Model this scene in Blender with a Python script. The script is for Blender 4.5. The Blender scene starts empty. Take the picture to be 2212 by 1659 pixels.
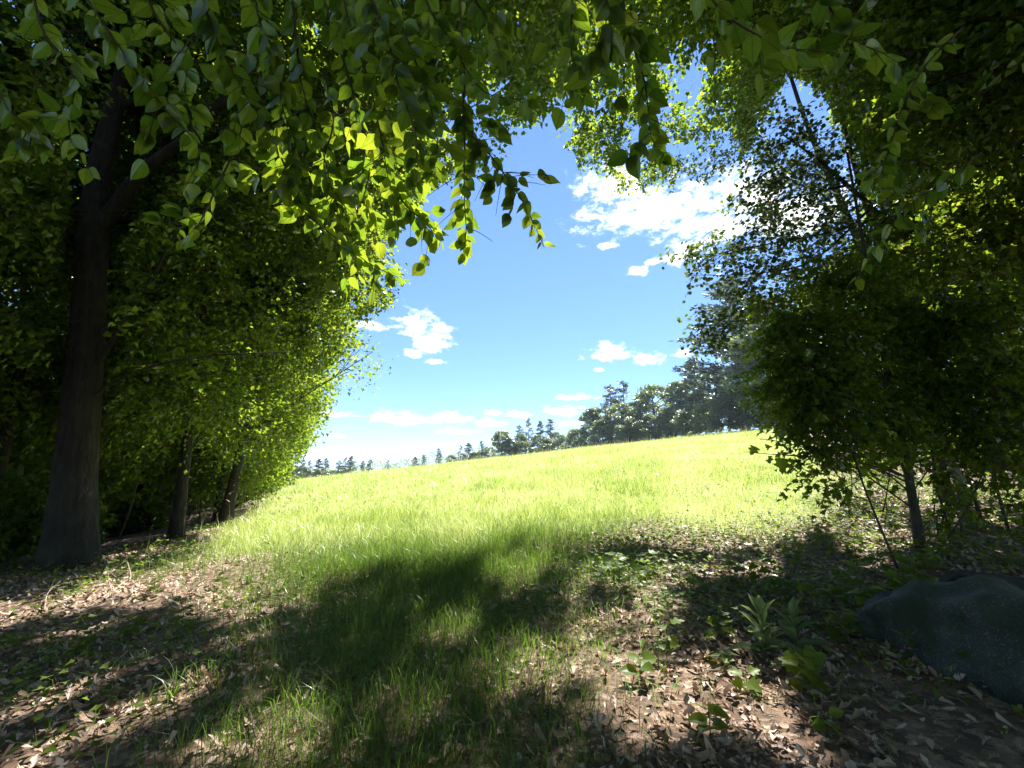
import bpy, math, random
import numpy as np

R = math.radians
C = bpy.context.scene.collection
SC = bpy.context.scene

# ------------------------------------------------------------------ camera
F, PITCH, EYE = 430.0, R(9.5), 1.6
cam = bpy.data.objects.new('camera', bpy.data.cameras.new('camera'))
C.objects.link(cam)
cam.location = (0, 0, EYE)
cam.rotation_euler = (R(90) + PITCH, 0, 0)
cam.data.sensor_width = 36.0
cam.data.lens = F / 1024 * 36.0
cam.data.clip_start = 0.05
cam.data.clip_end = 5000
SC.camera = cam

# ------------------------------------------------------------------ light and exposure
SUN_AZ, SUN_EL = R(30), R(55)          # azimuth measured from +Y towards +X
sun = bpy.data.objects.new('sun', bpy.data.lights.new('sun', 'SUN'))
C.objects.link(sun)
sun.data.energy = 5.0
sun.data.angle = R(0.5)
sun.data.color = (1.0, 0.95, 0.86)
sun.rotation_euler = (R(90) - SUN_EL, 0, -SUN_AZ + math.pi)
SKY_STRENGTH = 0.085
SC.view_settings.view_transform = 'Standard'
SC.view_settings.look = 'None'
SC.view_settings.gamma = 1.0
SC.view_settings.use_curve_mapping = False
SC.view_settings.exposure = 1.9
SC.render.engine = 'CYCLES'
cy = SC.cycles
cy.max_bounces = 5
cy.diffuse_bounces = 1
cy.glossy_bounces = 2
cy.transmission_bounces = 3
cy.transparent_max_bounces = 6
cy.use_denoising = True
cy.sample_clamp_indirect = 6.0
cy.caustics_reflective = False
cy.caustics_refractive = False


def S(x, y):                            # photograph pixels (2212 wide view) to render pixels
    return x * 1024 / 2212, y * 768 / 1659


def ray(px, py):
    c, v = (px - 512) / F, (384 - py) / F
    return np.array((c, math.cos(PITCH) - v * math.sin(PITCH), math.sin(PITCH) + v * math.cos(PITCH)))


def at(x, y, Y):                        # photo point (2212 view) at forward distance Y
    d = ray(*S(x, y))
    return np.array((0, 0, EYE)) + d * (Y / d[1])


def project(p):                         # world points to 2212-view coordinates
    p = np.asarray(p, float).reshape(-1, 3)
    x, y, z = p[:, 0], p[:, 1], p[:, 2] - EYE
    cp, sp = math.cos(PITCH), math.sin(PITCH)
    fw = y * cp + z * sp
    up = -y * sp + z * cp
    ok = fw > 0.2
    fw = np.where(ok, fw, 1)
    px = (512 + F * x / fw) * 2212 / 1024
    py = (384 - F * up / fw) * 2212 / 1024
    return px, py, ok


def dirs_of(x, y):
    d = ray(*S(x, y))
    return d / np.linalg.norm(d)


# ------------------------------------------------------------------ node helpers
def new_mat(name):
    m = bpy.data.materials.new(name)
    m.use_nodes = True
    nt = m.node_tree
    nt.nodes.clear()
    return m, nt


def nd(nt, kind, **kw):
    n = nt.nodes.new(kind)
    for k, v in kw.items():
        if k.startswith('i_'):
            n.inputs[k[2:].replace('_', ' ')].default_value = v
        elif k.startswith('n'):
            n.inputs[int(k[1:])].default_value = v
        else:
            setattr(n, k, v)
    return n


def ln(nt, a, b):
    nt.links.new(a, b)


def mth(nt, op, a, b=None, c=None, clamp=False):
    n = nt.nodes.new('ShaderNodeMath')
    n.operation = op
    n.use_clamp = clamp
    for i, v in enumerate((a, b, c)):
        if v is None:
            continue
        if isinstance(v, (int, float)):
            n.inputs[i].default_value = v
        else:
            ln(nt, v, n.inputs[i])
    return n.outputs[0]


def vdot(nt, a, vec):
    n = nt.nodes.new('ShaderNodeVectorMath')
    n.operation = 'DOT_PRODUCT'
    ln(nt, a, n.inputs[0])
    n.inputs[1].default_value = vec
    return n.outputs['Value']


def ramp(nt, fac, stops):
    n = nt.nodes.new('ShaderNodeValToRGB')
    e = n.color_ramp.elements
    while len(e) < len(stops):
        e.new(0.5)
    for q, (p, c) in zip(e, stops):
        q.position = p
        q.color = (*c, 1) if len(c) == 3 else c
    ln(nt, fac, n.inputs[0])
    return n.outputs[0]


# ------------------------------------------------------------------ world: sky with clouds
def make_world():
    w = bpy.data.worlds.new('World')
    SC.world = w
    w.use_nodes = True
    nt = w.node_tree
    nt.nodes.clear()
    out = nt.nodes.new('ShaderNodeOutputWorld')
    bg = nt.nodes.new('ShaderNodeBackground')
    bg.inputs['Strength'].default_value = SKY_STRENGTH
    sky = nt.nodes.new('ShaderNodeTexSky')
    sky.sky_type = 'NISHITA'
    sky.sun_disc = False
    sky.sun_elevation = SUN_EL
    sky.sun_rotation = SUN_AZ
    sky.altitude = 3000
    sky.air_density = 1.0
    sky.dust_density = 0.0
    sky.ozone_density = 10.0
    tc = nt.nodes.new('ShaderNodeTexCoord')
    D = tc.outputs['Generated']
    # clouds seen in the photograph: x, y, half width, half height in photo pixels
    blobs = [(1420, 455, 195, 78), (1330, 400, 90, 60), (1590, 400, 75, 42), (1560, 490, 150, 60), (1480, 545, 60, 34),
             (1316, 530, 24, 12), (1375, 588, 26, 20), (1408, 566, 22, 10), (1720, 470, 150, 75), (1640, 430, 90, 60),
             (900, 705, 52, 40), (935, 745, 46, 28), (955, 712, 34, 14), (895, 765, 22, 14), (940, 782, 26, 8), (800, 705, 50, 12),
             (1320, 770, 58, 20), (1315, 750, 28, 14), (1392, 778, 48, 20), (1296, 800, 14, 6), (1470, 765, 24, 14),
             (870, 905, 66, 20), (965, 905, 56, 15), (985, 933, 52, 8), (1060, 915, 34, 14), (1112, 897, 44, 13), (1070, 893, 26, 8),
             (1212, 890, 36, 15), (1248, 858, 52, 10), (1255, 880, 12, 6), (972, 963, 30, 8), (836, 986, 24, 7), (730, 942, 26, 8),
             (715, 896, 50, 10), (690, 985, 60, 12), (1240, 915, 40, 10), (760, 990, 40, 8),
             (920, 965, 12, 4)]
    best = None
    for (x, y, a, b) in blobs:
        c = dirs_of(x, y)
        e1 = np.cross(c, (0, 0, 1)); e1 /= np.linalg.norm(e1)
        e2 = np.cross(e1, c)
        ax = np.linalg.norm(dirs_of(x + a, y) - c); ay = np.linalg.norm(dirs_of(x, y + b) - c)
        s = nt.nodes.new('ShaderNodeVectorMath'); s.operation = 'SUBTRACT'
        ln(nt, D, s.inputs[0]); s.inputs[1].default_value = c
        p = vdot(nt, s.outputs[0], e1 / ax)
        q = vdot(nt, s.outputs[0], e2 / ay)
        # flat bases: below the middle the falloff is steeper
        q = mth(nt, 'MAXIMUM', q, mth(nt, 'MULTIPLY', q, -1.5))
        r2 = mth(nt, 'ADD', mth(nt, 'MULTIPLY', p, p), mth(nt, 'MULTIPLY', q, q))
        v = mth(nt, 'SUBTRACT', 1.0, mth(nt, 'SQRT', r2))
        best = v if best is None else mth(nt, 'MAXIMUM', best, v)
    mp = nt.nodes.new('ShaderNodeMapping'); mp.inputs['Scale'].default_value = (1, 1, 1.7)
    ln(nt, D, mp.inputs[0])
    n1 = nd(nt, 'ShaderNodeTexNoise', i_Scale=30.0, i_Detail=8.0, i_Roughness=0.6, i_Distortion=0.25)
    ln(nt, mp.outputs[0], n1.inputs['Vector'])
    n2 = nd(nt, 'ShaderNodeTexNoise', i_Scale=85.0, i_Detail=6.0, i_Roughness=0.65)
    ln(nt, mp.outputs[0], n2.inputs['Vector'])
    nz = mth(nt, 'ADD', mth(nt, 'MULTIPLY', mth(nt, 'SUBTRACT', n1.outputs[0], 0.5), 3.0),
             mth(nt, 'MULTIPLY', mth(nt, 'SUBTRACT', n2.outputs[0], 0.5), 1.0))
    # the same fair weather clouds go on over the rest of the sky
    n3 = nd(nt, 'ShaderNodeTexNoise', i_Scale=3.2, i_Detail=2.0)
    ln(nt, mp.outputs[0], n3.inputs['Vector'])
    rest = mth(nt, 'MULTIPLY', mth(nt, 'SUBTRACT', n3.outputs[0], 0.56), 6.0)
    sep = nt.nodes.new('ShaderNodeSeparateXYZ'); ln(nt, D, sep.inputs[0])
    infront = mth(nt, 'MULTIPLY', mth(nt, 'SUBTRACT', sep.outputs['Y'], 0.25), 8.0, clamp=True)
    rest = mth(nt, 'SUBTRACT', rest, mth(nt, 'MULTIPLY', infront, 4.0))
    low = mth(nt, 'MULTIPLY', mth(nt, 'SUBTRACT', 0.08, sep.outputs['Z']), 30.0, clamp=True)
    rest = mth(nt, 'SUBTRACT', rest, mth(nt, 'MULTIPLY', low, 3.0))
    best = mth(nt, 'MAXIMUM', best, rest)
    f = mth(nt, 'ADD', best, nz)
    cl = nd(nt, 'ShaderNodeMapRange', interpolation_type='SMOOTHSTEP', n1=-0.1, n2=0.75)
    ln(nt, f, cl.inputs[0])
    body = ramp(nt, f, [(0.0, (3.4, 4.6, 5.4)), (0.45, (5.6, 5.8, 6.0)), (1.0, (9.0, 9.0, 9.0))])
    mix = nd(nt, 'ShaderNodeMix', data_type='RGBA')
    ln(nt, cl.outputs[0], mix.inputs[0])
    gm = nd(nt, 'ShaderNodeGamma', i_Gamma=0.72)
    ln(nt, sky.outputs[0], gm.inputs[0])
    tint = nd(nt, 'ShaderNodeMix', data_type='RGBA', blend_type='MULTIPLY', n0=1.0)
    ln(nt, gm.outputs[0], tint.inputs[6]); tint.inputs[7].default_value = (1.0, 1.16, 1.42, 1)
    ln(nt, tint.outputs[2], mix.inputs[6])
    ln(nt, body, mix.inputs[7])
    ln(nt, mix.outputs[2], bg.inputs[0])
    ln(nt, bg.outputs[0], out.inputs[0])
    w.cycles.sampling_method = 'MANUAL'
    w.cycles.sample_map_resolution = 1024


make_world()


# ------------------------------------------------------------------ materials
def leaf_mat(name, cols, trans, single=False, veins=0.0, gloss=0.25, tw=0.5, patch=0.0):
    """leaf blade: diffuse top, light through it, a waxy sheen; colour differs leaf by leaf"""
    m, nt = new_mat(name)
    out = nt.nodes.new('ShaderNodeOutputMaterial')
    if single:
        rnd = nt.nodes.new('ShaderNodeObjectInfo').outputs['Random']
    else:
        rnd = nt.nodes.new('ShaderNodeNewGeometry').outputs['Random Per Island']
    if patch:
        tcp = nt.nodes.new('ShaderNodeTexCoord')
        pn = nd(nt, 'ShaderNodeTexNoise', i_Scale=0.45, i_Detail=5.0, i_Roughness=0.7)
        ln(nt, tcp.outputs['Object'], pn.inputs['Vector'])
        pv = mth(nt, 'MULTIPLY', mth(nt, 'SUBTRACT', pn.outputs[0], 0.5), 3.2 * patch)
        rnd = mth(nt, 'ADD', mth(nt, 'MULTIPLY', rnd, 1 - .35 * patch), mth(nt, 'ADD', pv, .17 * patch), clamp=True)
    k = len(cols)
    dc = ramp(nt, rnd, [(i / max(1, k - 1), c) for i, c in enumerate(cols)])
    tcx = ramp(nt, rnd, [(i / max(1, len(trans) - 1), c) for i, c in enumerate(trans)])
    if veins:
        tc = nt.nodes.new('ShaderNodeTexCoord')
        sp = nt.nodes.new('ShaderNodeSeparateXYZ'); ln(nt, tc.outputs['Object'], sp.inputs[0])
        ax = mth(nt, 'ABSOLUTE', sp.outputs['X'])
        w = mth(nt, 'SINE', mth(nt, 'MULTIPLY', mth(nt, 'SUBTRACT', sp.outputs['Y'], mth(nt, 'MULTIPLY', ax, 0.9)), 2 * math.pi * 9))
        side = mth(nt, 'POWER', mth(nt, 'MULTIPLY_ADD', w, 0.5, 0.5), 8.0)
        mid = mth(nt, 'SUBTRACT', 1.0, mth(nt, 'MULTIPLY', ax, 40.0), clamp=True)
        vv = mth(nt, 'MAXIMUM', mth(nt, 'MULTIPLY', side, 0.55), mid)
        nz = nd(nt, 'ShaderNodeTexNoise', i_Scale=5.0, i_Detail=4.0)
        ln(nt, tc.outputs['Object'], nz.inputs['Vector'])
        dark = mth(nt, 'SUBTRACT', 1.0, mth(nt, 'ADD', mth(nt, 'MULTIPLY', vv, veins), mth(nt, 'MULTIPLY', mth(nt, 'SUBTRACT', nz.outputs[0], 0.5), 0.5)))
        cc = []
        for src in (dc, tcx):
            mx = nd(nt, 'ShaderNodeMix', data_type='RGBA', blend_type='MULTIPLY', n0=1.0)
            ln(nt, src, mx.inputs[6])
            cb = nt.nodes.new('ShaderNodeCombineColor')
            for i in range(3):
                ln(nt, dark, cb.inputs[i])
            ln(nt, cb.outputs[0], mx.inputs[7])
            cc.append(mx.outputs[2])
        dc, tcx = cc
    d = nt.nodes.new('ShaderNodeBsdfDiffuse'); ln(nt, dc, d.inputs[0])
    t = nt.nodes.new('ShaderNodeBsdfTranslucent'); ln(nt, tcx, t.inputs[0])
    mx = nt.nodes.new('ShaderNodeMixShader'); mx.inputs[0].default_value = tw
    ln(nt, d.outputs[0], mx.inputs[1]); ln(nt, t.outputs[0], mx.inputs[2])
    g = nd(nt, 'ShaderNodeBsdfGlossy', i_Roughness=0.38); g.inputs[0].default_value = (0.7, 0.75, 0.7, 1)
    fr = nd(nt, 'ShaderNodeFresnel', i_IOR=1.4)
    mg = nt.nodes.new('ShaderNodeMixShader')
    ln(nt, mth(nt, 'MULTIPLY', fr.outputs[0], gloss), mg.inputs[0])
    ln(nt, mx.outputs[0], mg.inputs[1]); ln(nt, g.outputs[0], mg.inputs[2])
    ln(nt, mg.outputs[0], out.inputs[0])
    return m


GREEN = [(0.024, 0.052, 0.010), (0.036, 0.070, 0.012), (0.05, 0.09, 0.015), (0.030, 0.066, 0.013)]
TGREEN = [(0.15, 0.27, 0.016), (0.27, 0.39, 0.022), (0.40, 0.48, 0.028), (0.19, 0.33, 0.018)]
M = {}
M['leaf'] = leaf_mat('leaf_green', GREEN, TGREEN, gloss=0.12, tw=0.55)
M['leaf_single'] = leaf_mat('leaf_green_single', GREEN, TGREEN, single=True, veins=0.5, gloss=0.12, tw=0.58)
M['aspen'] = leaf_mat('leaf_aspen', [(0.035, 0.06, 0.025), (0.05, 0.08, 0.03)], [(0.10, 0.18, 0.03), (0.16, 0.25, 0.035)], gloss=0.6)
M['aspen_single'] = leaf_mat('leaf_aspen_single', [(0.035, 0.06, 0.025), (0.05, 0.08, 0.03)], [(0.10, 0.18, 0.03), (0.16, 0.25, 0.035)], single=True, gloss=0.6)
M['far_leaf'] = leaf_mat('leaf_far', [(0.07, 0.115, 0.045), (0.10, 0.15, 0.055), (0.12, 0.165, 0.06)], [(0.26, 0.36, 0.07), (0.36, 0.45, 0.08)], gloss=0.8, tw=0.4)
M['needle'] = leaf_mat('pine_needles', [(0.035, 0.068, 0.052), (0.055, 0.09, 0.065)], [(0.06, 0.11, 0.06), (0.09, 0.14, 0.07)], gloss=0.7, tw=0.25)
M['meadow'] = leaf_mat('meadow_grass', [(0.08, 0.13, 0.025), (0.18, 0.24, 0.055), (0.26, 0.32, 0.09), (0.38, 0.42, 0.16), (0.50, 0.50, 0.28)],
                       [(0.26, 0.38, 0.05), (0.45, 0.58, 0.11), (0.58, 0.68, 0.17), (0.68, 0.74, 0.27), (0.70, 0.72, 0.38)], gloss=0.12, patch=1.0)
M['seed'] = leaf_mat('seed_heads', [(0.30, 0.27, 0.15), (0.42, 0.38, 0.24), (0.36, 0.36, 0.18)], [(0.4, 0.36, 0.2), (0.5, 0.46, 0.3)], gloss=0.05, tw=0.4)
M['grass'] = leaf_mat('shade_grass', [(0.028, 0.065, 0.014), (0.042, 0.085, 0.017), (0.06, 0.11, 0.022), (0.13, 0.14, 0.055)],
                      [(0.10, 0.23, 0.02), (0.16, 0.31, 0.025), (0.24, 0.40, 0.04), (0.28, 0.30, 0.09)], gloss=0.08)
M['herb'] = leaf_mat('herb_leaf', [(0.05, 0.085, 0.018), (0.075, 0.12, 0.025), (0.09, 0.13, 0.03)], [(0.26, 0.40, 0.03), (0.36, 0.48, 0.04)], gloss=0.25)
M['herb_single'] = leaf_mat('herb_leaf_single', [(0.06, 0.10, 0.02), (0.085, 0.13, 0.025)], [(0.30, 0.44, 0.03), (0.38, 0.5, 0.04)], single=True, veins=0.3, gloss=0.25)
M['mullein'] = leaf_mat('mullein_leaf', [(0.14, 0.19, 0.09), (0.18, 0.23, 0.11)], [(0.2, 0.28, 0.06), (0.26, 0.34, 0.08)], single=True, veins=0.25, gloss=0.05, tw=0.35)
DEAD = [(0.22, 0.135, 0.085), (0.36, 0.25, 0.18), (0.48, 0.37, 0.30), (0.28, 0.17, 0.11), (0.56, 0.46, 0.40), (0.18, 0.11, 0.07)]
DEADT = [(0.12, 0.06, 0.02), (0.16, 0.09, 0.04)]
M['dead'] = leaf_mat('dead_leaf', DEAD, DEADT, gloss=0.35, tw=0.15)
M['dead_single'] = leaf_mat('dead_leaf_single', DEAD, DEADT, single=True, veins=0.3, gloss=0.35, tw=0.15)


def bark_mat(name, c1, c2, scale=9.0, stretch=0.25, bump=0.6, moss=0.0):
    m, nt = new_mat(name)
    out = nt.nodes.new('ShaderNodeOutputMaterial')
    b = nt.nodes.new('ShaderNodeBsdfPrincipled'); b.inputs['Roughness'].default_value = 0.9
    tc = nt.nodes.new('ShaderNodeTexCoord')
    mp = nt.nodes.new('ShaderNodeMapping'); mp.inputs['Scale'].default_value = (1, 1, stretch)
    ln(nt, tc.outputs['Object'], mp.inputs[0])
    n = nd(nt, 'ShaderNodeTexNoise', i_Scale=scale, i_Detail=8.0, i_Roughness=0.65, i_Distortion=0.6)
    ln(nt, mp.outputs[0], n.inputs['Vector'])
    v = nd(nt, 'ShaderNodeTexVoronoi', feature='DISTANCE_TO_EDGE', i_Scale=scale * 1.6)
    ln(nt, mp.outputs[0], v.inputs['Vector'])
    col = ramp(nt, n.outputs[0], [(0.3, c1), (0.7, c2)])
    if moss:
        n2 = nd(nt, 'ShaderNodeTexNoise', i_Scale=3.0, i_Detail=6.0)
        ln(nt, tc.outputs['Object'], n2.inputs['Vector'])
        mm = nd(nt, 'ShaderNodeMapRange', n1=0.5, n2=0.66); ln(nt, n2.outputs[0], mm.inputs[0])
        mx = nd(nt, 'ShaderNodeMix', data_type='RGBA')
        ln(nt, mth(nt, 'MULTIPLY', mm.outputs[0], moss), mx.inputs[0])
        ln(nt, col, mx.inputs[6]); mx.inputs[7].default_value = (0.05, 0.07, 0.03, 1)
        col = mx.outputs[2]
    ln(nt, col, b.inputs['Base Color'])
    bp = nd(nt, 'ShaderNodeBump', i_Strength=bump, i_Distance=0.03)
    hh = mth(nt, 'ADD', n.outputs[0], mth(nt, 'MINIMUM', mth(nt, 'MULTIPLY', v.outputs[0], 3.0), 0.5))
    ln(nt, hh, bp.inputs['Height']); ln(nt, bp.outputs[0], b.inputs['Normal'])
    ln(nt, b.outputs[0], out.inputs[0])
    return m


M['bark'] = bark_mat('bark_dark', (0.010, 0.008, 0.006), (0.048, 0.037, 0.027), moss=0.3)
M['bark_grey'] = bark_mat('bark_grey', (0.025, 0.022, 0.016), (0.10, 0.085, 0.062), scale=14, stretch=0.5, bump=0.35, moss=0.4)
M['twig'] = bark_mat('twig_brown', (0.04, 0.028, 0.02), (0.10, 0.075, 0.05), scale=40, bump=0.2)
M['deadwood'] = bark_mat('dead_wood', (0.16, 0.12, 0.09), (0.38, 0.31, 0.25), scale=30, bump=0.4)


def ground_mat():
    m, nt = new_mat('soil_and_litter')
    out = nt.nodes.new('ShaderNodeOutputMaterial')
    b = nt.nodes.new('ShaderNodeBsdfPrincipled'); b.inputs['Roughness'].default_value = 0.95
    at_ = nd(nt, 'ShaderNodeAttribute', attribute_name='meadow')
    tc = nt.nodes.new('ShaderNodeTexCoord')
    n = nd(nt, 'ShaderNodeTexNoise', i_Scale=22.0, i_Detail=8.0, i_Roughness=0.7)
    ln(nt, tc.outputs['Object'], n.inputs['Vector'])
    v = nd(nt, 'ShaderNodeTexVoronoi', i_Scale=16.0, i_Randomness=1.0)
    ln(nt, tc.outputs['Object'], v.inputs['Vector'])
    vc = nd(nt, 'ShaderNodeTexVoronoi', i_Scale=15.0, i_Randomness=1.0)
    wob = nd(nt, 'ShaderNodeTexNoise', i_Scale=30.0, i_Detail=3.0); ln(nt, tc.outputs['Object'], wob.inputs['Vector'])
    vm = nt.nodes.new('ShaderNodeVectorMath'); vm.operation = 'MULTIPLY_ADD'
    ln(nt, wob.outputs['Color'], vm.inputs[0]); vm.inputs[1].default_value = (.09, .09, .09); ln(nt, tc.outputs['Object'], vm.inputs[2])
    ln(nt, vm.outputs[0], vc.inputs['Vector'])
    sepc = nt.nodes.new('ShaderNodeSeparateColor'); ln(nt, vc.outputs['Color'], sepc.inputs[0])
    lit = ramp(nt, sepc.outputs[0], [(0.0, (0.05, 0.032, 0.02)), (0.35, (0.15, 0.09, 0.055)), (0.6, (0.26, 0.17, 0.11)), (0.8, (0.38, 0.28, 0.21)), (1.0, (0.12, 0.075, 0.045))])
    soil0 = ramp(nt, n.outputs[0], [(0.3, (0.035, 0.023, 0.015)), (0.6, (0.10, 0.065, 0.042)), (0.75, (0.18, 0.12, 0.08))])
    mxs = nd(nt, 'ShaderNodeMix', data_type='RGBA')
    ln(nt, mth(nt, 'MULTIPLY_ADD', n.outputs[0], 1.6, -.25, clamp=True), mxs.inputs[0]); ln(nt, soil0, mxs.inputs[6]); ln(nt, lit, mxs.inputs[7])
    soil = mxs.outputs[2]
    n2 = nd(nt, 'ShaderNodeTexNoise', i_Scale=0.35, i_Detail=9.0, i_Roughness=0.75)
    ln(nt, tc.outputs['Object'], n2.inputs['Vector'])
    thatch = ramp(nt, n2.outputs[0], [(0.35, (0.20, 0.25, 0.08)), (0.55, (0.30, 0.35, 0.13)), (0.7, (0.38, 0.41, 0.19))])
    mx = nd(nt, 'ShaderNodeMix', data_type='RGBA')
    ln(nt, at_.outputs['Fac'], mx.inputs[0]); ln(nt, soil, mx.inputs[6]); ln(nt, thatch, mx.inputs[7])
    ln(nt, mx.outputs[2], b.inputs['Base Color'])
    bp = nd(nt, 'ShaderNodeBump', i_Strength=0.8, i_Distance=0.04)
    ln(nt, mth(nt, 'ADD', n.outputs[0], v.outputs['Distance']), bp.inputs['Height']); ln(nt, bp.outputs[0], b.inputs['Normal'])
    ln(nt, b.outputs[0], out.inputs[0])
    return m


def rock_mat(name, c1, c2, moss, speck=0.45):
    m, nt = new_mat(name)
    out = nt.nodes.new('ShaderNodeOutputMaterial')
    b = nt.nodes.new('ShaderNodeBsdfPrincipled'); b.inputs['Roughness'].default_value = 0.85
    tc = nt.nodes.new('ShaderNodeTexCoord')
    n = nd(nt, 'ShaderNodeTexNoise', i_Scale=3.0, i_Detail=10.0, i_Roughness=0.7)
    ln(nt, tc.outputs['Object'], n.inputs['Vector'])
    s = nd(nt, 'ShaderNodeTexNoise', i_Scale=70.0, i_Detail=3.0); ln(nt, tc.outputs['Object'], s.inputs['Vector'])
    base = ramp(nt, n.outputs[0], [(0.35, c1), (0.65, c2)])
    sp = nd(nt, 'ShaderNodeMapRange', n1=0.56, n2=0.66); ln(nt, s.outputs[0], sp.inputs[0])
    mx = nd(nt, 'ShaderNodeMix', data_type='RGBA'); ln(nt, mth(nt, 'MULTIPLY', sp.outputs[0], speck), mx.inputs[0])
    ln(nt, base, mx.inputs[6]); mx.inputs[7].default_value = (0.30, 0.33, 0.30, 1)
    n3 = nd(nt, 'ShaderNodeTexNoise', i_Scale=5.0, i_Detail=6.0); ln(nt, tc.outputs['Object'], n3.inputs['Vector'])
    mr = nd(nt, 'ShaderNodeMapRange', n1=0.45, n2=0.62); ln(nt, n3.outputs[0], mr.inputs[0])
    m2 = nd(nt, 'ShaderNodeMix', data_type='RGBA'); ln(nt, mth(nt, 'MULTIPLY', mr.outputs[0], moss), m2.inputs[0])
    ln(nt, mx.outputs[2], m2.inputs[6]); m2.inputs[7].default_value = (0.018, 0.034, 0.012, 1)
    ln(nt, m2.outputs[2], b.inputs['Base Color'])
    bp = nd(nt, 'ShaderNodeBump', i_Strength=0.7, i_Distance=0.03)
    ln(nt, mth(nt, 'ADD', n.outputs[0], mth(nt, 'MULTIPLY', s.outputs[0], 0.3)), bp.inputs['Height']); ln(nt, bp.outputs[0], b.inputs['Normal'])
    ln(nt, b.outputs[0], out.inputs[0])
    return m


M['rock'] = rock_mat('boulder_granite', (0.022, 0.027, 0.025), (0.065, 0.075, 0.07), 0.85, .3)
M['rock_shaded'] = rock_mat('boulder_shaded', (0.012, 0.012, 0.012), (0.03, 0.03, 0.028), 0.3, .04)  # near black: deep shade put into the rock colour


# ------------------------------------------------------------------ mesh helpers
def sm(x, a, b):
    t = np.clip((np.asarray(x, float) - a) / (b - a), 0, 1)
    return t * t * (3 - 2 * t)


def height(x, y):
    x = np.asarray(x, float); y = np.asarray(y, float)
    a = 0.05 + (0.1096 - 0.05) * sm(y, 2, 18)
    X = 150 * np.tanh(x / 150)
    z = a * X + 0.0206 * np.clip(y, -40, 1e9)
    over = np.clip(y - 66, 0, None)
    z = z - np.where(over < 30, 0.0012 * over ** 2, 0.0012 * 900 + 0.072 * (over - 30)) * (1 - 0.6 * sm(over, 60, 400))
    z = z + 0.05 * np.sin(0.9 * x + 0.4 * np.sin(0.7 * y)) * np.sin(0.8 * y + 1.3) * (1 - sm(y, 20, 60) * 0.3)
    z = z + 0.025 * np.sin(2.3 * x + 1.1 * y) * np.sin(1.9 * y - 0.8 * x)
    return z


def gz(x, y):
    return float(height(x, y))


def in_poly(x, y, poly):
    ins = np.zeros(len(x), bool)
    j = len(poly) - 1
    for i in range(len(poly)):
        xi, yi = poly[i]; xj, yj = poly[j]
        c = ((yi > y) != (yj > y)) & (x < (xj - xi) * (y - yi) / (yj - yi + 1e-9) + xi)
        ins ^= c
        j = i
    return ins


def on_ground(px, py):
    d = ray(*S(px, py))
    t0 = 0.5
    for t in np.geomspace(0.5, 400, 1500):
        p = np.array((0, 0, EYE)) + d * t
        if p[2] < gz(p[0], p[1]):
            for _ in range(20):
                tm = (t0 + t) / 2
                p = np.array((0, 0, EYE)) + d * tm
                if p[2] < gz(p[0], p[1]):
                    t = tm
                else:
                    t0 = tm
            return p
        t0 = t
    return np.array((0, 0, EYE)) + d * 400


def mesh_np(name, V, faces, mats=()):
    """faces: list of int arrays (n,k)"""
    V = np.asarray(V, np.float32).reshape(-1, 3)
    me = bpy.data.meshes.new(name)
    me.vertices.add(len(V))
    me.vertices.foreach_set('co', V.ravel())
    faces = [np.asarray(f, np.int32) for f in faces if len(f)]
    nl = sum(f.size for f in faces); nf = sum(len(f) for f in faces)
    me.loops.add(nl)
    me.polygons.add(nf)
    me.loops.foreach_set('vertex_index', np.concatenate([f.ravel() for f in faces]))
    st, o = [], 0
    for f in faces:
        k = f.shape[1]
        st.append(o + k * np.arange(len(f)))
        o += f.size
    me.polygons.foreach_set('loop_start', np.concatenate(st).astype(np.int32))
    me.update(calc_edges=True)
    for m in (mats if isinstance(mats, (list, tuple)) else [mats]):
        me.materials.append(m)
    return me


class MB:
    def __init__(s):
        s.V, s.Q, s.T, s.n = [], [], [], 0

    def add(s, V, quads=None, tris=None):
        V = np.asarray(V, float).reshape(-1, 3)
        s.V.append(V)
        if quads is not None and len(quads):
            s.Q.append(np.asarray(quads, int) + s.n)
        if tris is not None and len(tris):
            s.T.append(np.asarray(tris, int) + s.n)
        s.n += len(V)

    def tube(s, pts, rad, sides=6, rough=0.0, rng=None, cap=True):
        pts = np.asarray(pts, float); n = len(pts)
        rad = np.broadcast_to(np.asarray(rad, float), (n,))
        T = np.gradient(pts, axis=0); T /= np.linalg.norm(T, axis=1, keepdims=True) + 1e-9
        ref = np.array((0.31, 0.95, 0.05)) if abs(T[0][2]) > 0.6 else np.array((0, 0, 1.0))
        A = np.cross(T, ref); A /= np.linalg.norm(A, axis=1, keepdims=True) + 1e-9
        B = np.cross(T, A)
        an = np.linspace(0, 2 * np.pi, sides, endpoint=False)
        rr = rad[:, None] * np.ones((n, sides))
        if rough and rng is not None:
            rr = rr * (1 + rough * rng.standard_normal(sides)[None, :] * 0.6 + rough * rng.standard_normal((n, sides)) * 0.5)
        V = pts[:, None] + rr[..., None] * (np.cos(an)[None, :, None] * A[:, None] + np.sin(an)[None, :, None] * B[:, None])
        i = np.arange(n - 1)[:, None] * sides; j = np.arange(sides)[None]; k = (j + 1) % sides
        q = np.stack([i + j, i + k, i + k + sides, i + j + sides], -1).reshape(-1, 4)
        V = V.reshape(-1, 3); tr = None
        if cap:
            V = np.vstack([V, pts[-1] + T[-1] * rad[-1] * 0.6])
            b = (n - 1) * sides
            tr = np.stack([b + np.arange(sides), b + (np.arange(sides) + 1) % sides, np.full(sides, n * sides)], -1)
        s.add(V, q, tr)

    def mesh(s, name, mat):
        f = []
        if s.Q: f.append(np.vstack(s.Q))
        if s.T: f.append(np.vstack(s.T))
        return mesh_np(name, np.vstack(s.V), f, mat)


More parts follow.
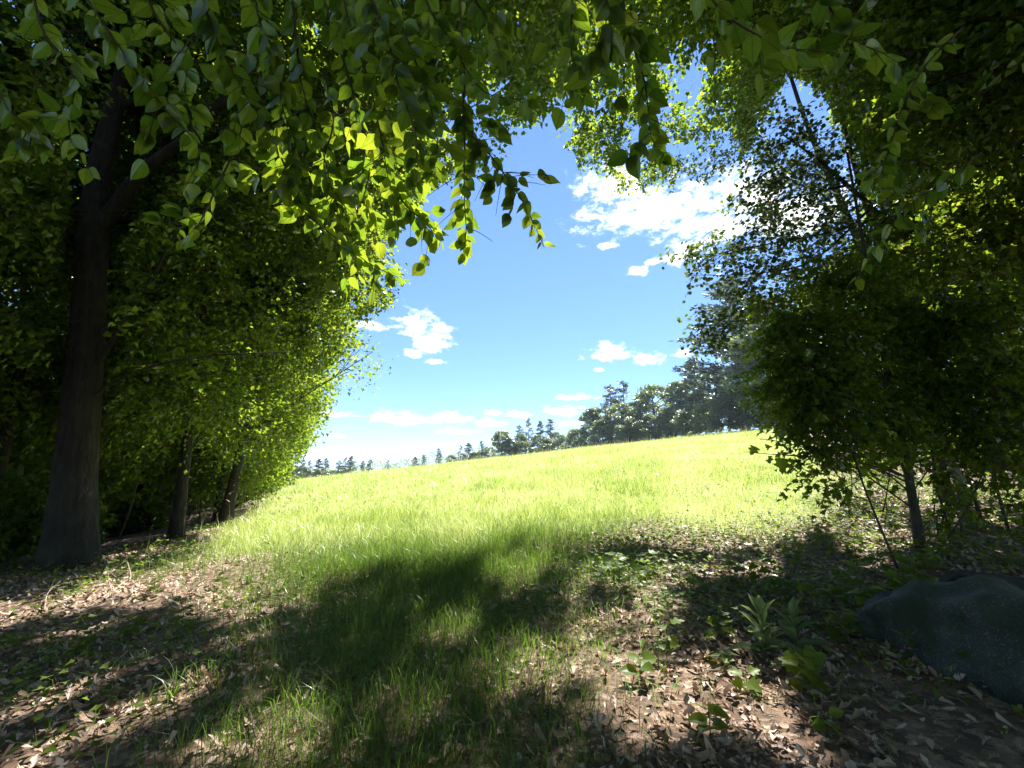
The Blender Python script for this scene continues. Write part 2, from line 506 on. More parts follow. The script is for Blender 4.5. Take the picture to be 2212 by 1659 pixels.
def ob(name, me, parent=None, loc=None, kind=None, world=True):
    """link an object; vertices given in world space are moved into the parent's space"""
    o = bpy.data.objects.new(name, me)
    C.objects.link(o)
    if parent is not None:
        o.parent = parent
        if world:
            o.location = tuple(-parent_loc(parent))
    if loc is not None:
        o.location = loc
    if kind: o['kind'] = kind
    return o


def parent_loc(p):
    v = np.zeros(3)
    while p is not None:
        v += np.array(p.location)
        p = p.parent
    return v


def thing(name, label, cat, loc=(0, 0, 0), group=None):
    o = bpy.data.objects.new(name, None)
    C.objects.link(o)
    o.empty_display_size = 0.2
    o.location = tuple(float(c) for c in loc)
    o['label'] = label; o['category'] = cat
    if group: o['group'] = group
    return o


def smooth_path(pts, n):
    """Catmull-Rom through the given points"""
    P = np.asarray(pts, float)
    P = np.vstack([2 * P[0] - P[1], P, 2 * P[-1] - P[-2]])
    seg = len(P) - 3
    t = np.linspace(0, seg - 1e-6, n); i = t.astype(int); f = (t - i)[:, None]
    a, b, c, d = P[i], P[i + 1], P[i + 2], P[i + 3]
    return 0.5 * (2 * b + (c - a) * f + (2 * a - 5 * b + 4 * c - d) * f ** 2 + (3 * b - a - 3 * c + d) * f ** 3)


def unit(v):
    return v / (np.linalg.norm(v, axis=-1, keepdims=True) + 1e-9)


def leaves_np(P, A, N, L, W, fold=0.25, shape='oval'):
    """vectorised leaf blades folded along the midrib: P base, A axis, N normal"""
    n = len(P)
    A = unit(A); B = unit(np.cross(A, N)); N = np.cross(B, A)
    L = np.broadcast_to(L, (n,))[:, None]; W = np.broadcast_to(W, (n,))[:, None]
    up = N * (W * fold)
    if shape == 'oval':
        V = np.stack([P, P + A * L * 0.45 + B * W * 0.5 + up, P + A * L - N * L * 0.12, P + A * L * 0.45 - B * W * 0.5 + up], 1)
        k = np.arange(n)[:, None] * 4
        return V.reshape(-1, 3), np.hstack([k, k + 1, k + 2]), np.hstack([k, k + 2, k + 3])
    if shape == 'lobed':                 # seven outline points, reads as a maple leaf
        pts = [(0.0, 0.0), (0.15, 0.5), (0.45, 0.28), (0.6, 0.52), (0.66, 0.2), (1.0, 0.0)]
        out = [P]
        for a, b in pts[1:-1]:
            out.append(P + A * L * a + B * W * b + up * b)
        out.append(P + A * L - N * L * 0.15)
        for a, b in pts[-2:0:-1]:
            out.append(P + A * L * a - B * W * b + up * b)
        V = np.stack(out, 1); m = V.shape[1]
        k = np.arange(n)[:, None] * m
        t1 = np.vstack([np.hstack([k, k + i, k + i + 1]) for i in range(1, m - 1)])
        return V.reshape(-1, 3), t1, t1[:0]
    if shape == 'tri3':                  # pointed three lobed outline
        V = np.stack([P, P + A * L * 0.28 + B * W * 0.55 + up, P + A * L * 0.52 + B * W * 0.2 + up * .4, P + A * L - N * L * 0.12,
                      P + A * L * 0.52 - B * W * 0.2 + up * .4, P + A * L * 0.28 - B * W * 0.55 + up], 1)
        k = np.arange(n)[:, None] * 6
        t1 = np.vstack([np.hstack([k, k + i, k + i + 1]) for i in range(1, 5)])
        return V.reshape(-1, 3), t1, t1[:0]
    if shape == 'round':
        out = [P]
        for a, b in ((0.12, 0.36), (0.5, 0.52), (0.85, 0.3)):
            out.append(P + A * L * a + B * W * b)
        out.append(P + A * L)
        for a, b in ((0.85, 0.3), (0.5, 0.52), (0.12, 0.36)):
            out.append(P + A * L * a - B * W * b)
        V = np.stack(out, 1); m = V.shape[1]
        k = np.arange(n)[:, None] * m
        t1 = np.vstack([np.hstack([k, k + i, k + i + 1]) for i in range(1, m - 1)])
        return V.reshape(-1, 3), t1, t1[:0]


# the clearing: the open view out of the wood that no tree of the wood's edge grows into
CLEARING = [(622, 1048), (640, 1000), (676, 955), (690, 900), (722, 838), (800, 838), (852, 768), (826, 716), (770, 695), (838, 668), (902, 622),
            (908, 560), (890, 470), (930, 432), (1040, 432), (1062, 345), (1112, 285), (1165, 262), (1222, 285),
            (1240, 365), (1335, 412), (1450, 405), (1540, 392), (1610, 330), (1660, 240), (1700, 130), (1790, 200), (1850, 330), (1880, 450), (1830, 550), (1750, 600), (1690, 650), (1660, 710), (1650, 800), (1690, 930), (1800, 1010),
            (1950, 1010), (2212, 960), (2400, 1000), (2400, 1800), (-300, 1800), (-300, 1260), (180, 1215), (420, 1120), (560, 1085)]


# the forked trunk stands free of leaves on its open side
TRUNK_VIEW = [(60, 1260), (100, 1000), (130, 600), (170, 330), (215, 250), (290, 200), (320, 230), (270, 330), (380, 290), (400, 330), (320, 430), (235, 540), (225, 900), (230, 1260)]


def clear_of_view(p, margin=0.0):
    p = np.asarray(p, float)
    x, y, z = p[:, 0], p[:, 1], p[:, 2]
    w = np.sin(2.3 * x + 1.1 * z) + np.sin(3.1 * z - 1.7 * y) + .7 * np.sin(5.3 * x - 4.1 * z + 2.2 * y)
    w2 = np.sin(2.9 * z + 1.3 * y) + np.sin(3.7 * x + 2.1 * y + 1) + .7 * np.sin(6.1 * z + 3.3 * x)
    px, py, ok = project(p)
    trunk_free = in_poly(px, py, TRUNK_VIEW) & ok & (y < 8.9)
    px = px + 17 * w * (py < 1000)
    py = py + 13 * w2 * (py < 1000)
    return ~((in_poly(px, py, CLEARING) & ok) | trunk_free)


# ------------------------------------------------------------------ ground
def meadow_mask(x, y):
    """1 where meadow grass grows, 0 on the shaded woodland floor"""
    edge = 7.4 + 0.10 * (x + 1) ** 2 * (x > -1) * 0.2 + 0.5 * np.sin(1.1 * x) + 0.3 * np.sin(2.7 * x + 1)
    edge = np.where(x < -1, 7.2 - 0.1 * (x + 1), edge)
    f = sm(y - edge, -0.8, 1.2)
    side_l = sm(x - (-6.2 - 0.49 * (y - 8)), -0.6, 1.6)
    side_r = sm((6.8 + 0.62 * (y - 8)) - x, -0.6, 1.8)
    return f * side_l * side_r


def build_ground():
    xs = np.sinh(np.linspace(-5.6, 5.6, 170)) / np.sinh(5.6) * 420
    ys = np.concatenate([-np.geomspace(60, 1, 22), np.linspace(-0.7, 12, 64), 12 + np.geomspace(0.3, 620, 84)])
    X, Y = np.meshgrid(xs, ys)
    Z = height(X, Y)
    V = np.stack([X, Y, Z], -1).reshape(-1, 3)
    nx, ny = len(xs), len(ys)
    i = np.arange(ny - 1)[:, None] * nx; j = np.arange(nx - 1)[None]
    q = np.stack([i + j, i + j + 1, i + j + 1 + nx, i + j + nx], -1).reshape(-1, 4)
    me = mesh_np('ground', V, [q], ground_mat())
    a = me.attributes.new('meadow', 'FLOAT', 'POINT')
    a.data.foreach_set('value', meadow_mask(X, Y).ravel().astype(np.float32))
    o = ob('ground', me, kind='structure')
    o['label'] = 'sloping ground of the clearing, woodland floor in front and meadow behind'
    return o


GROUND = build_ground()


SUN_DIR = np.array((math.sin(SUN_AZ) * math.cos(SUN_EL), math.cos(SUN_AZ) * math.cos(SUN_EL), math.sin(SUN_EL)))
# gaps are cut in the canopy to put sunlight on: the open meadow and flecks on the woodland floor
LIT_FIELD = [on_ground(*q)[:2] for q in ((400, 1150), (480, 1185), (560, 1225), (640, 1240), (720, 1212), (880, 1178), (1000, 1152), (1150, 1160), (1250, 1172), (1400, 1182), (1560, 1195), (1690, 1180), (1750, 1110), (1810, 1050))]
LIT_FIELD = [tuple(q) for q in LIT_FIELD] + [(30, 45), (45, 90), (-45, 90), (-22, 42), (-9, 16)]
FLECKS = []
for (x0, y0, x1, y1, w) in ((-20, 1345, 300, 1262, 22), (300, 1262, 470, 1205, 14), (190, 1575, 370, 1512, 30), (470, 1600, 640, 1560, 24), (440, 1640, 560, 1640, 18), (480, 1405, 600, 1365, 12), (590, 1240, 640, 1235, 14),
                            (1060, 1505, 1200, 1490, 14), (1240, 1370, 1330, 1330, 16), (1140, 1465, 1420, 1400, 42), (1380, 1460, 1600, 1430, 60), (1260, 1535, 1510, 1560, 44), (1550, 1490, 1640, 1420, 26), (1290, 1265, 1400, 1240, 22),
                            (1480, 1245, 1640, 1225, 16), (1070, 1250, 1180, 1225, 12), (1640, 1160, 1800, 1120, 14), (1900, 1165, 2010, 1150, 10), (2020, 1010, 2180, 1060, 22), (1420, 1310, 1440, 1300, 16), (820, 1490, 860, 1480, 10), (940, 1380, 1010, 1365, 10), (1180, 1600, 1260, 1580, 16),
                            (160, 1440, 260, 1420, 8), (60, 1390, 180, 1370, 7)):
    a, b_, c_ = on_ground(x0, y0)[:2], on_ground(x1, y1)[:2], on_ground((x0 + x1) / 2, (y0 + y1) / 2 + w)[:2]
    m_ = on_ground((x0 + x1) / 2, (y0 + y1) / 2)[:2]
    FLECKS.append((np.array(a), np.array(b_), max(0.13, float(np.linalg.norm(c_ - m_)) * 1.25)))


# bright foliage: canopy cut open so direct sun reaches leaves of the wood's edge
SHAFTS = [(at(850, 510, 2.3), .40), (at(690, 480, 2.15), .46), (at(770, 560, 2.3), .40), (at(620, 390, 2.1), .25), (at(420, 520, 2.1), .12), (at(1010, 530, 2.4), .22), (at(1165, 500, 2.35), .16), (at(1440, 330, 2.1), .14), (at(1290, 30, 1.8), .15), (at(960, 500, 2.4), .2), (at(630, 400, 2.05), .12),
          (at(840, 590, 11.2), 1.3), (at(790, 740, 13), 1.7), (at(690, 850, 17), 2.4), (at(650, 930, 22), 2.8), (at(610, 990, 29), 3.2), (at(570, 960, 22), 2.2), (at(700, 780, 13), 1.4), (at(560, 880, 11.5), .5), (at(880, 480, 11), .8),
          (at(640, 620, 11.5), .35), (at(590, 700, 10.8), .25), (at(480, 640, 9.5), .2), (at(430, 120, 9), .35), (at(540, 480, 10), .25), (at(1900, 250, 5), .25), (at(2100, 300, 6), .55), (at(2120, 420, 6), .35), (at(2030, 480, 5.5), .35), (at(1990, 600, 5.2), .2), (at(1700, 720, 5), .2)]


def sun_gap(P):
    """True for canopy points that would shade one of the sunlit places"""
    P = np.asarray(P, float)
    t = (P[:, 2] - 0.25) / SUN_DIR[2]
    g = P - SUN_DIR * t[:, None]
    t = (P[:, 2] - height(g[:, 0], g[:, 1])) / SUN_DIR[2]
    g = P - SUN_DIR * t[:, None]
    hit = in_poly(g[:, 0], g[:, 1], LIT_FIELD)
    for a, b_, r in FLECKS:
        d = b_ - a; L2 = (d ** 2).sum() + 1e-9
        f = np.clip(((g[:, :2] - a) @ d) / L2, 0, 1)
        q = a + f[:, None] * d
        hit |= np.linalg.norm(g[:, :2] - q, axis=1) < r * (0.75 + 0.5 * np.sin(5 * g[:, 0]) * np.sin(4 * g[:, 1]))
    u, v_ = g[:, 0], g[:, 1]
    fl = np.sin(2.1 * u + .8 * v_ + 1.1 * np.sin(1.7 * v_)) * np.sin(1.8 * v_ - .6 * u + .9 * np.sin(2.3 * u) + .7) + .55 * np.sin(5.3 * u + 1.7 * v_ + 2) * np.sin(4.7 * v_ - 2.2 * u - 1)
    hit |= (fl > .80) & (v_ > 1.5) & (v_ < 9) & (np.abs(u) < 8) & ~((u > 2.2) & (v_ < 3.6)) & ~((np.abs(u + .8 + .1 * (v_ - 3)) < .75 + .12 * (v_ - 2)) & (v_ > 2.0) & (v_ < 6.3))
    hit &= P[:, 2] - height(g[:, 0], g[:, 1]) > 1.2
    for c, r in SHAFTS:
        v = P - c
        a = v @ SUN_DIR
        hit |= (a > 1.5 * r + .3) & (np.linalg.norm(v - a[:, None] * SUN_DIR, axis=1) < r)
    return hit


# ------------------------------------------------------------------ grass
def blades(x, y, h, w, lean, rng, simple=False):
    n = len(x)
    z = height(x, y)
    P = np.stack([x, y, z - 0.01], -1)
    an = rng.uniform(0, 2 * np.pi, n)
    side = np.stack([np.cos(an), np.sin(an), np.zeros(n)], -1) * w[:, None] / 2
    la = rng.uniform(0, 2 * np.pi, n)
    ld = np.stack([np.cos(la), np.sin(la), np.zeros(n)], -1) * (h * lean)[:, None]
    up = np.zeros((n, 3)); up[:, 2] = h
    m = P + up * 0.55 + ld * 0.25
    t = P + up * (1 - 0.25 * lean)[:, None] + ld
    if simple:
        V = np.stack([P - side + ld * .2 + up * .15, P + side + ld * .2 + up * .15, t], 1)
        return V.reshape(-1, 3), None, np.arange(n * 3).reshape(-1, 3)
    V = np.stack([P - side, P + side, m + side * 0.8, m - side * 0.8, t], 1)
    k = np.arange(n)[:, None] * 5
    return V.reshape(-1, 3), np.hstack([k, k + 1, k + 2, k + 3]), np.hstack([k + 3, k + 2, k + 4])


def build_grass():
    rng = np.random.default_rng(5)
    b = MB()
    # meadow, thinning with distance while blades grow to tufts
    for (y0, y1, n, w0, h0) in ((5.5, 11, 80000, 0.0045, 0.40), (11, 20, 100000, 0.0075, 0.46), (20, 38, 130000, 0.015, 0.50), (38, 76, 130000, 0.034, 0.52)):
        y = rng.uniform(y0, y1, n)
        x = rng.uniform(-1, 1, n) * (3 + y * 0.95)
        keep = rng.uniform(size=n) < meadow_mask(x, y)
        x, y = x[keep], y[keep]
        px, py, ok = project(np.stack([x, y, height(x, y) + 0.4], -1))
        k2 = ok & (px > -100) & (px < 2312)
        x, y = x[k2], y[k2]
        m = len(x)
        pt = 0.8 + 0.35 * np.sin(0.35 * x + 0.2 * y) * np.sin(0.27 * y - 0.5) + 0.18 * np.sin(1.7 * x) * np.sin(1.3 * y) + 0.12 * np.sin(4.1 * x + y) * np.sin(3.7 * y)
        h = h0 * rng.uniform(0.5, 1.25, m) * pt * (0.45 + 0.55 * meadow_mask(x, y))
        b.add(*blades(x, y, h, w0 * rng.uniform(0.5, 1.5, m), rng.uniform(0.2, 1.15, m), rng, simple=y0 >= 20))
    # taller flowering stems
    n = 9000
    y = rng.uniform(7.5, 60, n)
    x = rng.uniform(-1, 1, n) * (3 + y * 0.95)
    keep = rng.uniform(size=n) < meadow_mask(x, y) * (.4 + .6 * np.sin(.5 * x + 1) * np.sin(.4 * y))
    x, y = x[keep], y[keep]; m = len(x)
    h = rng.uniform(0.5, 0.9, m) * (1 + .25 * sm(y, 20, 50))
    z = height(x, y); lean = rng.normal(0, .10, (m, 2)) * h[:, None]
    wd = 0.0012 + y * 0.00022
    p0 = np.stack([x, y, z], -1); tip = np.stack([x + lean[:, 0], y + lean[:, 1], z + h], -1)
    sd = np.stack([wd, 0 * wd, 0 * wd], -1)
    b.add(np.stack([p0 - sd, p0 + sd, tip], 1).reshape(-1, 3), None, np.arange(m * 3).reshape(-1, 3))
    A = unit(np.stack([lean[:, 0] * 4, lean[:, 1] * 4, .8 * np.ones(m)], -1) + .5 * rng.standard_normal((m, 3)))
    L = rng.uniform(.06, .13, m); W = .012 + y * .0012
    V, t1, t2 = leaves_np(tip - A * .02, A, rng.standard_normal((m, 3)), L, W)
    o = ob('grass_seed_heads', mesh_np('grass_seed_heads', V, [np.vstack([t1, t2])], M['seed']), kind='stuff')
    o['label'] = 'tan seed heads standing above the meadow grass'; o['category'] = 'grass'
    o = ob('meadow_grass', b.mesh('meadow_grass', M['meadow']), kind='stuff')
    o['label'] = 'tall sunlit yellow green meadow grass covering the hillside'
    o['category'] = 'grass'
    # shaded grass strip on the woodland floor
    b = MB()
    n = 260000
    y = rng.uniform(1.6, 9.5, n); x = rng.uniform(-6, 6.5, n)
    strip = np.exp(-((x + 0.75 + 0.10 * (y - 3)) / (0.85 + 0.26 * (y - 2))) ** 2)
    patch = np.clip(0.55 * np.sin(1.3 * x + 0.8 * y) * np.sin(1.7 * y - 0.6 * x + 2) + 0.25 * np.sin(4 * x) * np.sin(3.3 * y), 0, 1)
    p = np.clip(strip ** 1.2 * 1.1 + 0.22 * patch * sm(y, 2.0, 5), 0, 1) * (1 - 0.85 * meadow_mask(x, y)) * sm(5.2 - x, 0, 2)
    keep = rng.uniform(size=n) < p
    x, y = x[keep], y[keep]; m = len(x)
    tall = sm(y, 4.5, 7.5)
    h = rng.uniform(0.07, 0.27, m) * (1 + 0.8 * tall)
    b.add(*blades(x, y, h, rng.uniform(0.0025, 0.0055, m), rng.uniform(0.2, 1.1, m), rng))
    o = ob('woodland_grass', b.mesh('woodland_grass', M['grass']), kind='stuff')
    o['label'] = 'darker green grass growing in the shade on the woodland floor'
    o['category'] = 'grass'


build_grass()


# ------------------------------------------------------------------ fallen leaves
def dead_leaf_mesh(seed, coarse=False):
    """a curled dead leaf: lobed oak, narrow beech or a torn piece"""
    rng = np.random.default_rng(seed)
    kind = seed % 4
    if kind in (0, 1):
        ys = np.array([0, 0.10, 0.22, 0.30, 0.42, 0.52, 0.63, 0.73, 0.85, 1.0])
        ws = np.array([0.01, 0.05, 0.20, 0.09, 0.30, 0.11, 0.29, 0.10, 0.15, 0.0]) * (1.0 if kind == 0 else .8)
        if coarse:
            k = [0, 2, 3, 4, 5, 6, 9]; ys, ws = ys[k], ws[k]
    elif kind == 2:
        ys = np.array([0, .12, .3, .5, .72, 1.0]); ws = np.array([.02, .16, .25, .26, .17, 0])
    else:
        ys = np.array([0, .2, .45, .6, .8]); ws = np.array([.12, .3, .22, .3, .06])
    if coarse and kind > 1:
        ys, ws = ys[[0, 1, 2, 3, -1]], ws[[0, 1, 2, 3, -1]]
    curl, fold, tw = rng.uniform(-0.6, 1.4), rng.uniform(0.0, 1.3), rng.uniform(-0.9, 0.9)
    roll = rng.uniform(-.8, .8)
    V = []
    for y, w in zip(ys, ws):
        for s in (-1, 0, 1):
            ww = w * rng.uniform(0.6, 1.2)
            X = s * ww
            Z = curl * (y - 0.5) ** 2 * 0.8 + fold * abs(X) * 0.9 + tw * X * (y - 0.5) + roll * (y - .5) * .3 + rng.uniform(-0.025, 0.025)
            V.append((X * (1 - .25 * abs(fold)), y - 0.5 + rng.uniform(-.02, .02), Z))
    q = []
    for i in range(len(ys) - 1):
        a = i * 3
        q += [(a, a + 1, a + 4, a + 3), (a + 1, a + 2, a + 5, a + 4)]
    return np.array(V), np.array(q)


def build_litter():
    rng = np.random.default_rng(11)
    NV = 14
    fine = [dead_leaf_mesh(i) for i in range(NV)]
    coarse = [dead_leaf_mesh(i, True) for i in range(NV)]
    # farther off a leaf is a bent five sided scrap
    tiny = []
    for i in range(NV):
        rt = np.random.default_rng(900 + i)
        tiny.append((np.array([(0, -.5, rt.uniform(0, .25)), (.24 * rt.uniform(.6, 1.3), -.1, rt.uniform(-.1, .2)), (.2 * rt.uniform(.5, 1.2), .3, rt.uniform(-.1, .2)), (0, .5, rt.uniform(0, .3)), (-.2 * rt.uniform(.5, 1.2), .28, rt.uniform(-.1, .2)), (-.24 * rt.uniform(.6, 1.3), -.12, rt.uniform(-.1, .2))]),
                     np.array([(0, 1, 2, 3), (0, 3, 4, 5)])))
    n0 = 120000
    spots_y = 1.6 + 11.5 * rng.uniform(0, 1, n0) ** 1.3; spots_x = rng.uniform(-9.5, 10.5, n0)
    strip = np.exp(-((spots_x + 0.75 + 0.10 * (spots_y - 3)) / (0.75 + 0.22 * (spots_y - 2))) ** 2)
    clump = .55 + .45 * np.sin(2.1 * spots_x + spots_y) * np.sin(2.6 * spots_y - .8 * spots_x)
    p = (1 - 0.88 * strip) * (1 - .93 * meadow_mask(spots_x, spots_y)) * np.clip(6.5 / (spots_y + 2), 0.22, 1) * clump
    keep = (rng.uniform(size=n0) < p) & (np.abs(spots_x) < 1.5 + 1.25 * spots_y)
    X, Y = spots_x[keep], spots_y[keep]
    n = len(X)
    vi = rng.integers(0, NV, n)
    sc = np.clip(rng.lognormal(math.log(.056), .33, n), .025, .11)
    order = np.argsort(np.hypot(X, Y) / sc ** .5)
    near = set(order[:900][rng.permutation(900)[:300]].tolist())
    b = MB(); tops = []
    z_ = height(X, Y)
    for i in range(n):
        a, tx, ty = rng.uniform(0, 2 * np.pi), rng.normal(0, 0.4), rng.normal(0, 0.4)
        if i in near:
            tops.append((i, a, tx, ty)); continue
        V, q = (tiny if Y[i] > 4.5 else coarse)[vi[i]]
        ca, sa = math.cos(a), math.sin(a)
        W = V * sc[i]
        zz = W[:, 2] + W[:, 0] * tx + W[:, 1] * ty
        W = np.stack([W[:, 0] * ca - W[:, 1] * sa + X[i], W[:, 0] * sa + W[:, 1] * ca + Y[i], zz + z_[i] + 0.010 + rng.uniform(0, 0.03)], -1)
        b.add(W, q)
    ob('leaf_litter', b.mesh('leaf_litter', M['dead']), parent=GROUND, kind='stuff')
    meshes = [mesh_np('fallen_leaf', V, [q], M['dead_single']) for V, q in fine]
    for (i, a, tx, ty) in tops:
        o = ob('fallen_leaf', meshes[vi[i]], parent=GROUND, world=False)
        s = sc[i]
        o.location = (X[i], Y[i], z_[i] + 0.035)
        o.scale = (s, s, s)
        o.rotation_euler = (ty, -tx, a)
    # twigs, bark flakes and stems lying in the litter
    m = 2600
    x = rng.uniform(-7, 8, m); y = 1.7 + 8 * rng.uniform(0, 1, m) ** 1.3
    z = height(x, y) + .02
    an = rng.uniform(0, 6.28, m); L = rng.lognormal(math.log(.08), .6, m).clip(.03, .4); w = rng.uniform(.0012, .004, m)
    d = np.stack([np.cos(an), np.sin(an), rng.normal(0, .12, m)], -1); sd = np.stack([-np.sin(an), np.cos(an), 0 * an], -1) * w[:, None]; up = np.array((0, 0, 1.0)) * w[:, None] * 1.6
    p0 = np.stack([x, y, z], -1); p1 = p0 + d * L[:, None]; pm = (p0 + p1) / 2 + rng.normal(0, .12, (m, 3)) * L[:, None] * (1, 1, .3)
    V = np.stack([p0 - sd, p0 + sd, p0 + up, pm - sd, pm + sd, pm + up, p1 - sd * .5, p1 + sd * .5, p1 + up * .5], 1)
    k = np.arange(m)[:, None] * 9
    Q = np.vstack([np.hstack([k + a_, k + b_, k + b_ + 3, k + a_ + 3]) for o_ in (0, 3) for a_, b_ in ((o_, o_ + 1), (o_ + 1, o_ + 2), (o_ + 2, o_))])
    ob('twig_debris', mesh_np('twig_debris', V.reshape(-1, 3), [Q], M['deadwood']), parent=GROUND, kind='stuff')


def gz_fast(x, y):
    a = 0.05 + 0.0596 * (lambda t: t * t * (3 - 2 * t))(min(max((y - 2) / 16, 0), 1))
    return (a * x + 0.0206 * y + 0.05 * math.sin(0.9 * x + 0.4 * math.sin(0.7 * y)) * math.sin(0.8 * y + 1.3)
            + 0.025 * math.sin(2.3 * x + 1.1 * y) * math.sin(1.9 * y - 0.8 * x))


build_litter()


# ------------------------------------------------------------------ trees of the wood's edge
def spray_twigs(rng, base, direction, length, per, lsize, flat=0.85, droop=0.3, gap=0.15):
    """leaves set alternately along many short twigs; returns leaf P, A, N, L"""
    n = len(base)
    t = np.linspace(gap, 1.0, per)[None, :, None]
    D = unit(direction)[:, None]
    Lh = length[:, None, None]
    P = base[:, None] + D * t * Lh - np.array((0, 0, 1.0)) * (t ** 2) * Lh * droop
    side = unit(np.cross(direction, np.array((0, 0, 1.0)) + 0.35 * rng.standard_normal((n, 3))))[:, None]
    sg = np.where(np.arange(per) % 2, 1, -1)[None, :, None]
    A = unit(side * sg * 0.9 + D * 0.6 + 0.35 * rng.standard_normal((n, per, 3)) - np.array((0, 0, 0.35)))
    N = unit(np.array((0, 0, 1.0)) * flat + 0.55 * rng.standard_normal((n, per, 3)))
    P = P + 0.03 * rng.standard_normal((n, per, 3))
    L = lsize * rng.uniform(0.65, 1.2, (n, per))
    return P.reshape(-1, 3), A.reshape(-1, 3), N.reshape(-1, 3), L.ravel()


def crown_parts(root, rng, clumps, trunk_path, per, lsize, mat, twig_len=0.6, shape='oval', keep_clear=True, aspect=0.75,
                bark='bark', limbs=True, limb_r=0.05, singles=0, single_mesh=None, limb_parts=True, fold=0.25, big_top=True):
    """clumps: centre, radii, number of twigs. Builds limbs, twigs and the leaves of one crown."""
    PP, AA, NN, LL = [], [], [], []
    tw = MB()
    trunk_path = np.asarray(trunk_path, float)
    limb_b = None
    for (c, rad, nt_) in clumps:
        c = np.asarray(c, float); rad = np.broadcast_to(np.asarray(rad, float), (3,))
        u = unit(rng.standard_normal((nt_, 3))) * (rng.uniform(0.12, 1, (nt_, 1)) ** 0.45)
        p = c + u * rad
        d = unit(u * 0.8 + 0.5 * rng.standard_normal((nt_, 3)) * np.array((1, 1, 0.5)) + np.array((0, 0, -0.05)))
        if keep_clear:
            tip = p + d * twig_len * 0.75
            k = clear_of_view(p) & clear_of_view(tip) & ~sun_gap(p + d * twig_len * .4)
            p, d = p[k], d[k]
        if not len(p):
            continue
        ln_ = twig_len * rng.uniform(0.6, 1.3, len(p))
        a, b_, n_, l_ = spray_twigs(rng, p, d, ln_, per, lsize)
        PP.append(a); AA.append(b_); NN.append(n_); LL.append(l_)
        # thin twigs
        e = p + unit(d) * ln_[:, None] - np.array((0, 0, 1.0)) * ln_[:, None] * 0.3
        s = unit(np.cross(d, np.array((0.3, 0.2, 1.0)))) * 0.006
        m = len(p)
        V = np.stack([p - s, p + s, e], 1).reshape(-1, 3)
        k = np.arange(m)[:, None] * 3
        tw.add(V, None, np.hstack([k, k + 1, k + 2]))
        if limbs:
            # a limb from the trunk to this clump, then side branches
            i = int(np.argmin(np.linalg.norm(trunk_path - (c - np.array((0, 0, 0.35 * np.linalg.norm(c[:2] - trunk_path[0][:2]) + 0.4))), axis=1)))
            s0 = trunk_path[i]
            mid = (s0 + c) / 2 + rng.standard_normal(3) * 0.15 + np.array((0, 0, 0.25))
            pts = smooth_path([s0, mid, c], 9)
            kk = clear_of_view(pts) if keep_clear else np.ones(9, bool)
            if kk[:6].all():
                L_ = np.linalg.norm(c - s0)
                r_ = limb_r * (0.5 + 0.25 * L_)
                lb = MB(); lb.tube(pts, np.linspace(r_, r_ * 0.3, 9), 6)
                for _ in range(5):
                    q = p[rng.integers(len(p))]
                    j = rng.integers(4, 9)
                    lb.tube(smooth_path([pts[j], (pts[j] + q) / 2 + rng.standard_normal(3) * 0.1, q], 6), np.linspace(r_ * 0.32, 0.006, 6), 4)
                if limb_parts:
                    ob('limb', lb.mesh('limb', M[bark]), root)
                else:
                    if limb_b is None: limb_b = MB()
                    for V_ in lb.V: pass
                    off = 0
                    limb_b.add(np.vstack(lb.V), np.vstack(lb.Q), np.vstack(lb.T))
    if not PP:
        return 0
    P, A, N, L = np.vstack(PP), np.vstack(AA), np.vstack(NN), np.concatenate(LL)
    if big_top:
        L = L * (1 + .75 * sm(P[:, 2] - height(P[:, 0], P[:, 1]), 10, 13))  # high leaves enlarged so crown tops cast denser shade
    if keep_clear:
        k = clear_of_view(P + A * L[:, None] * 0.5) | ((rng.uniform(size=len(P)) < 0.25) & (P[:, 1] > 9))
        k &= ~sun_gap(P)
        P, A, N, L = P[k], A[k], N[k], L[k]
    if singles:
        dist = np.linalg.norm(P - np.array((0, 0, EYE)), axis=1)
        px, py, ok = project(P)
        vis = ok & (px > 0) & (px < 2212) & (py > 0) & (py < 1659)
        o_ = np.argsort(np.where(vis, dist, 1e9))[: singles * 2]
        o_ = o_[rng.permutation(len(o_))[:singles]]
        pl = parent_loc(root)
        for i in o_:
            place_leaf(root, single_mesh[int(rng.integers(len(single_mesh)))], P[i] - pl, A[i], N[i], L[i])
        k = np.ones(len(P), bool); k[o_] = False
        P, A, N, L = P[k], A[k], N[k], L[k]
    V, t1, t2 = leaves_np(P, A, N, L, L * aspect, fold, shape)
    ob('crown', mesh_np('crown', V, [np.vstack([t1, t2]) if len(t2) else t1], mat), root, kind='stuff')
    ob('twigs', tw.mesh('twigs', M['twig']), root, kind='stuff')
    if limb_b is not None:
        ob('limb', limb_b.mesh('limb', M[bark]), root)
    return len(P)


from mathutils import Matrix, Vector


def place_leaf(root, me, p, a, n, size, name='leaf'):
    a = unit(np.asarray(a, float)); b = unit(np.cross(a, n)); n2 = np.cross(b, a)
    o = bpy.data.objects.new(name, me)
    C.objects.link(o)
    o.parent = root
    m = Matrix(((b[0], a[0], n2[0], 0), (b[1], a[1], n2[1], 0), (b[2], a[2], n2[2], 0), (0, 0, 0, 1)))
    o.matrix_basis = Matrix.Translation(Vector([float(q) for q in p])) @ m @ Matrix.Scale(float(size), 4)
    return o


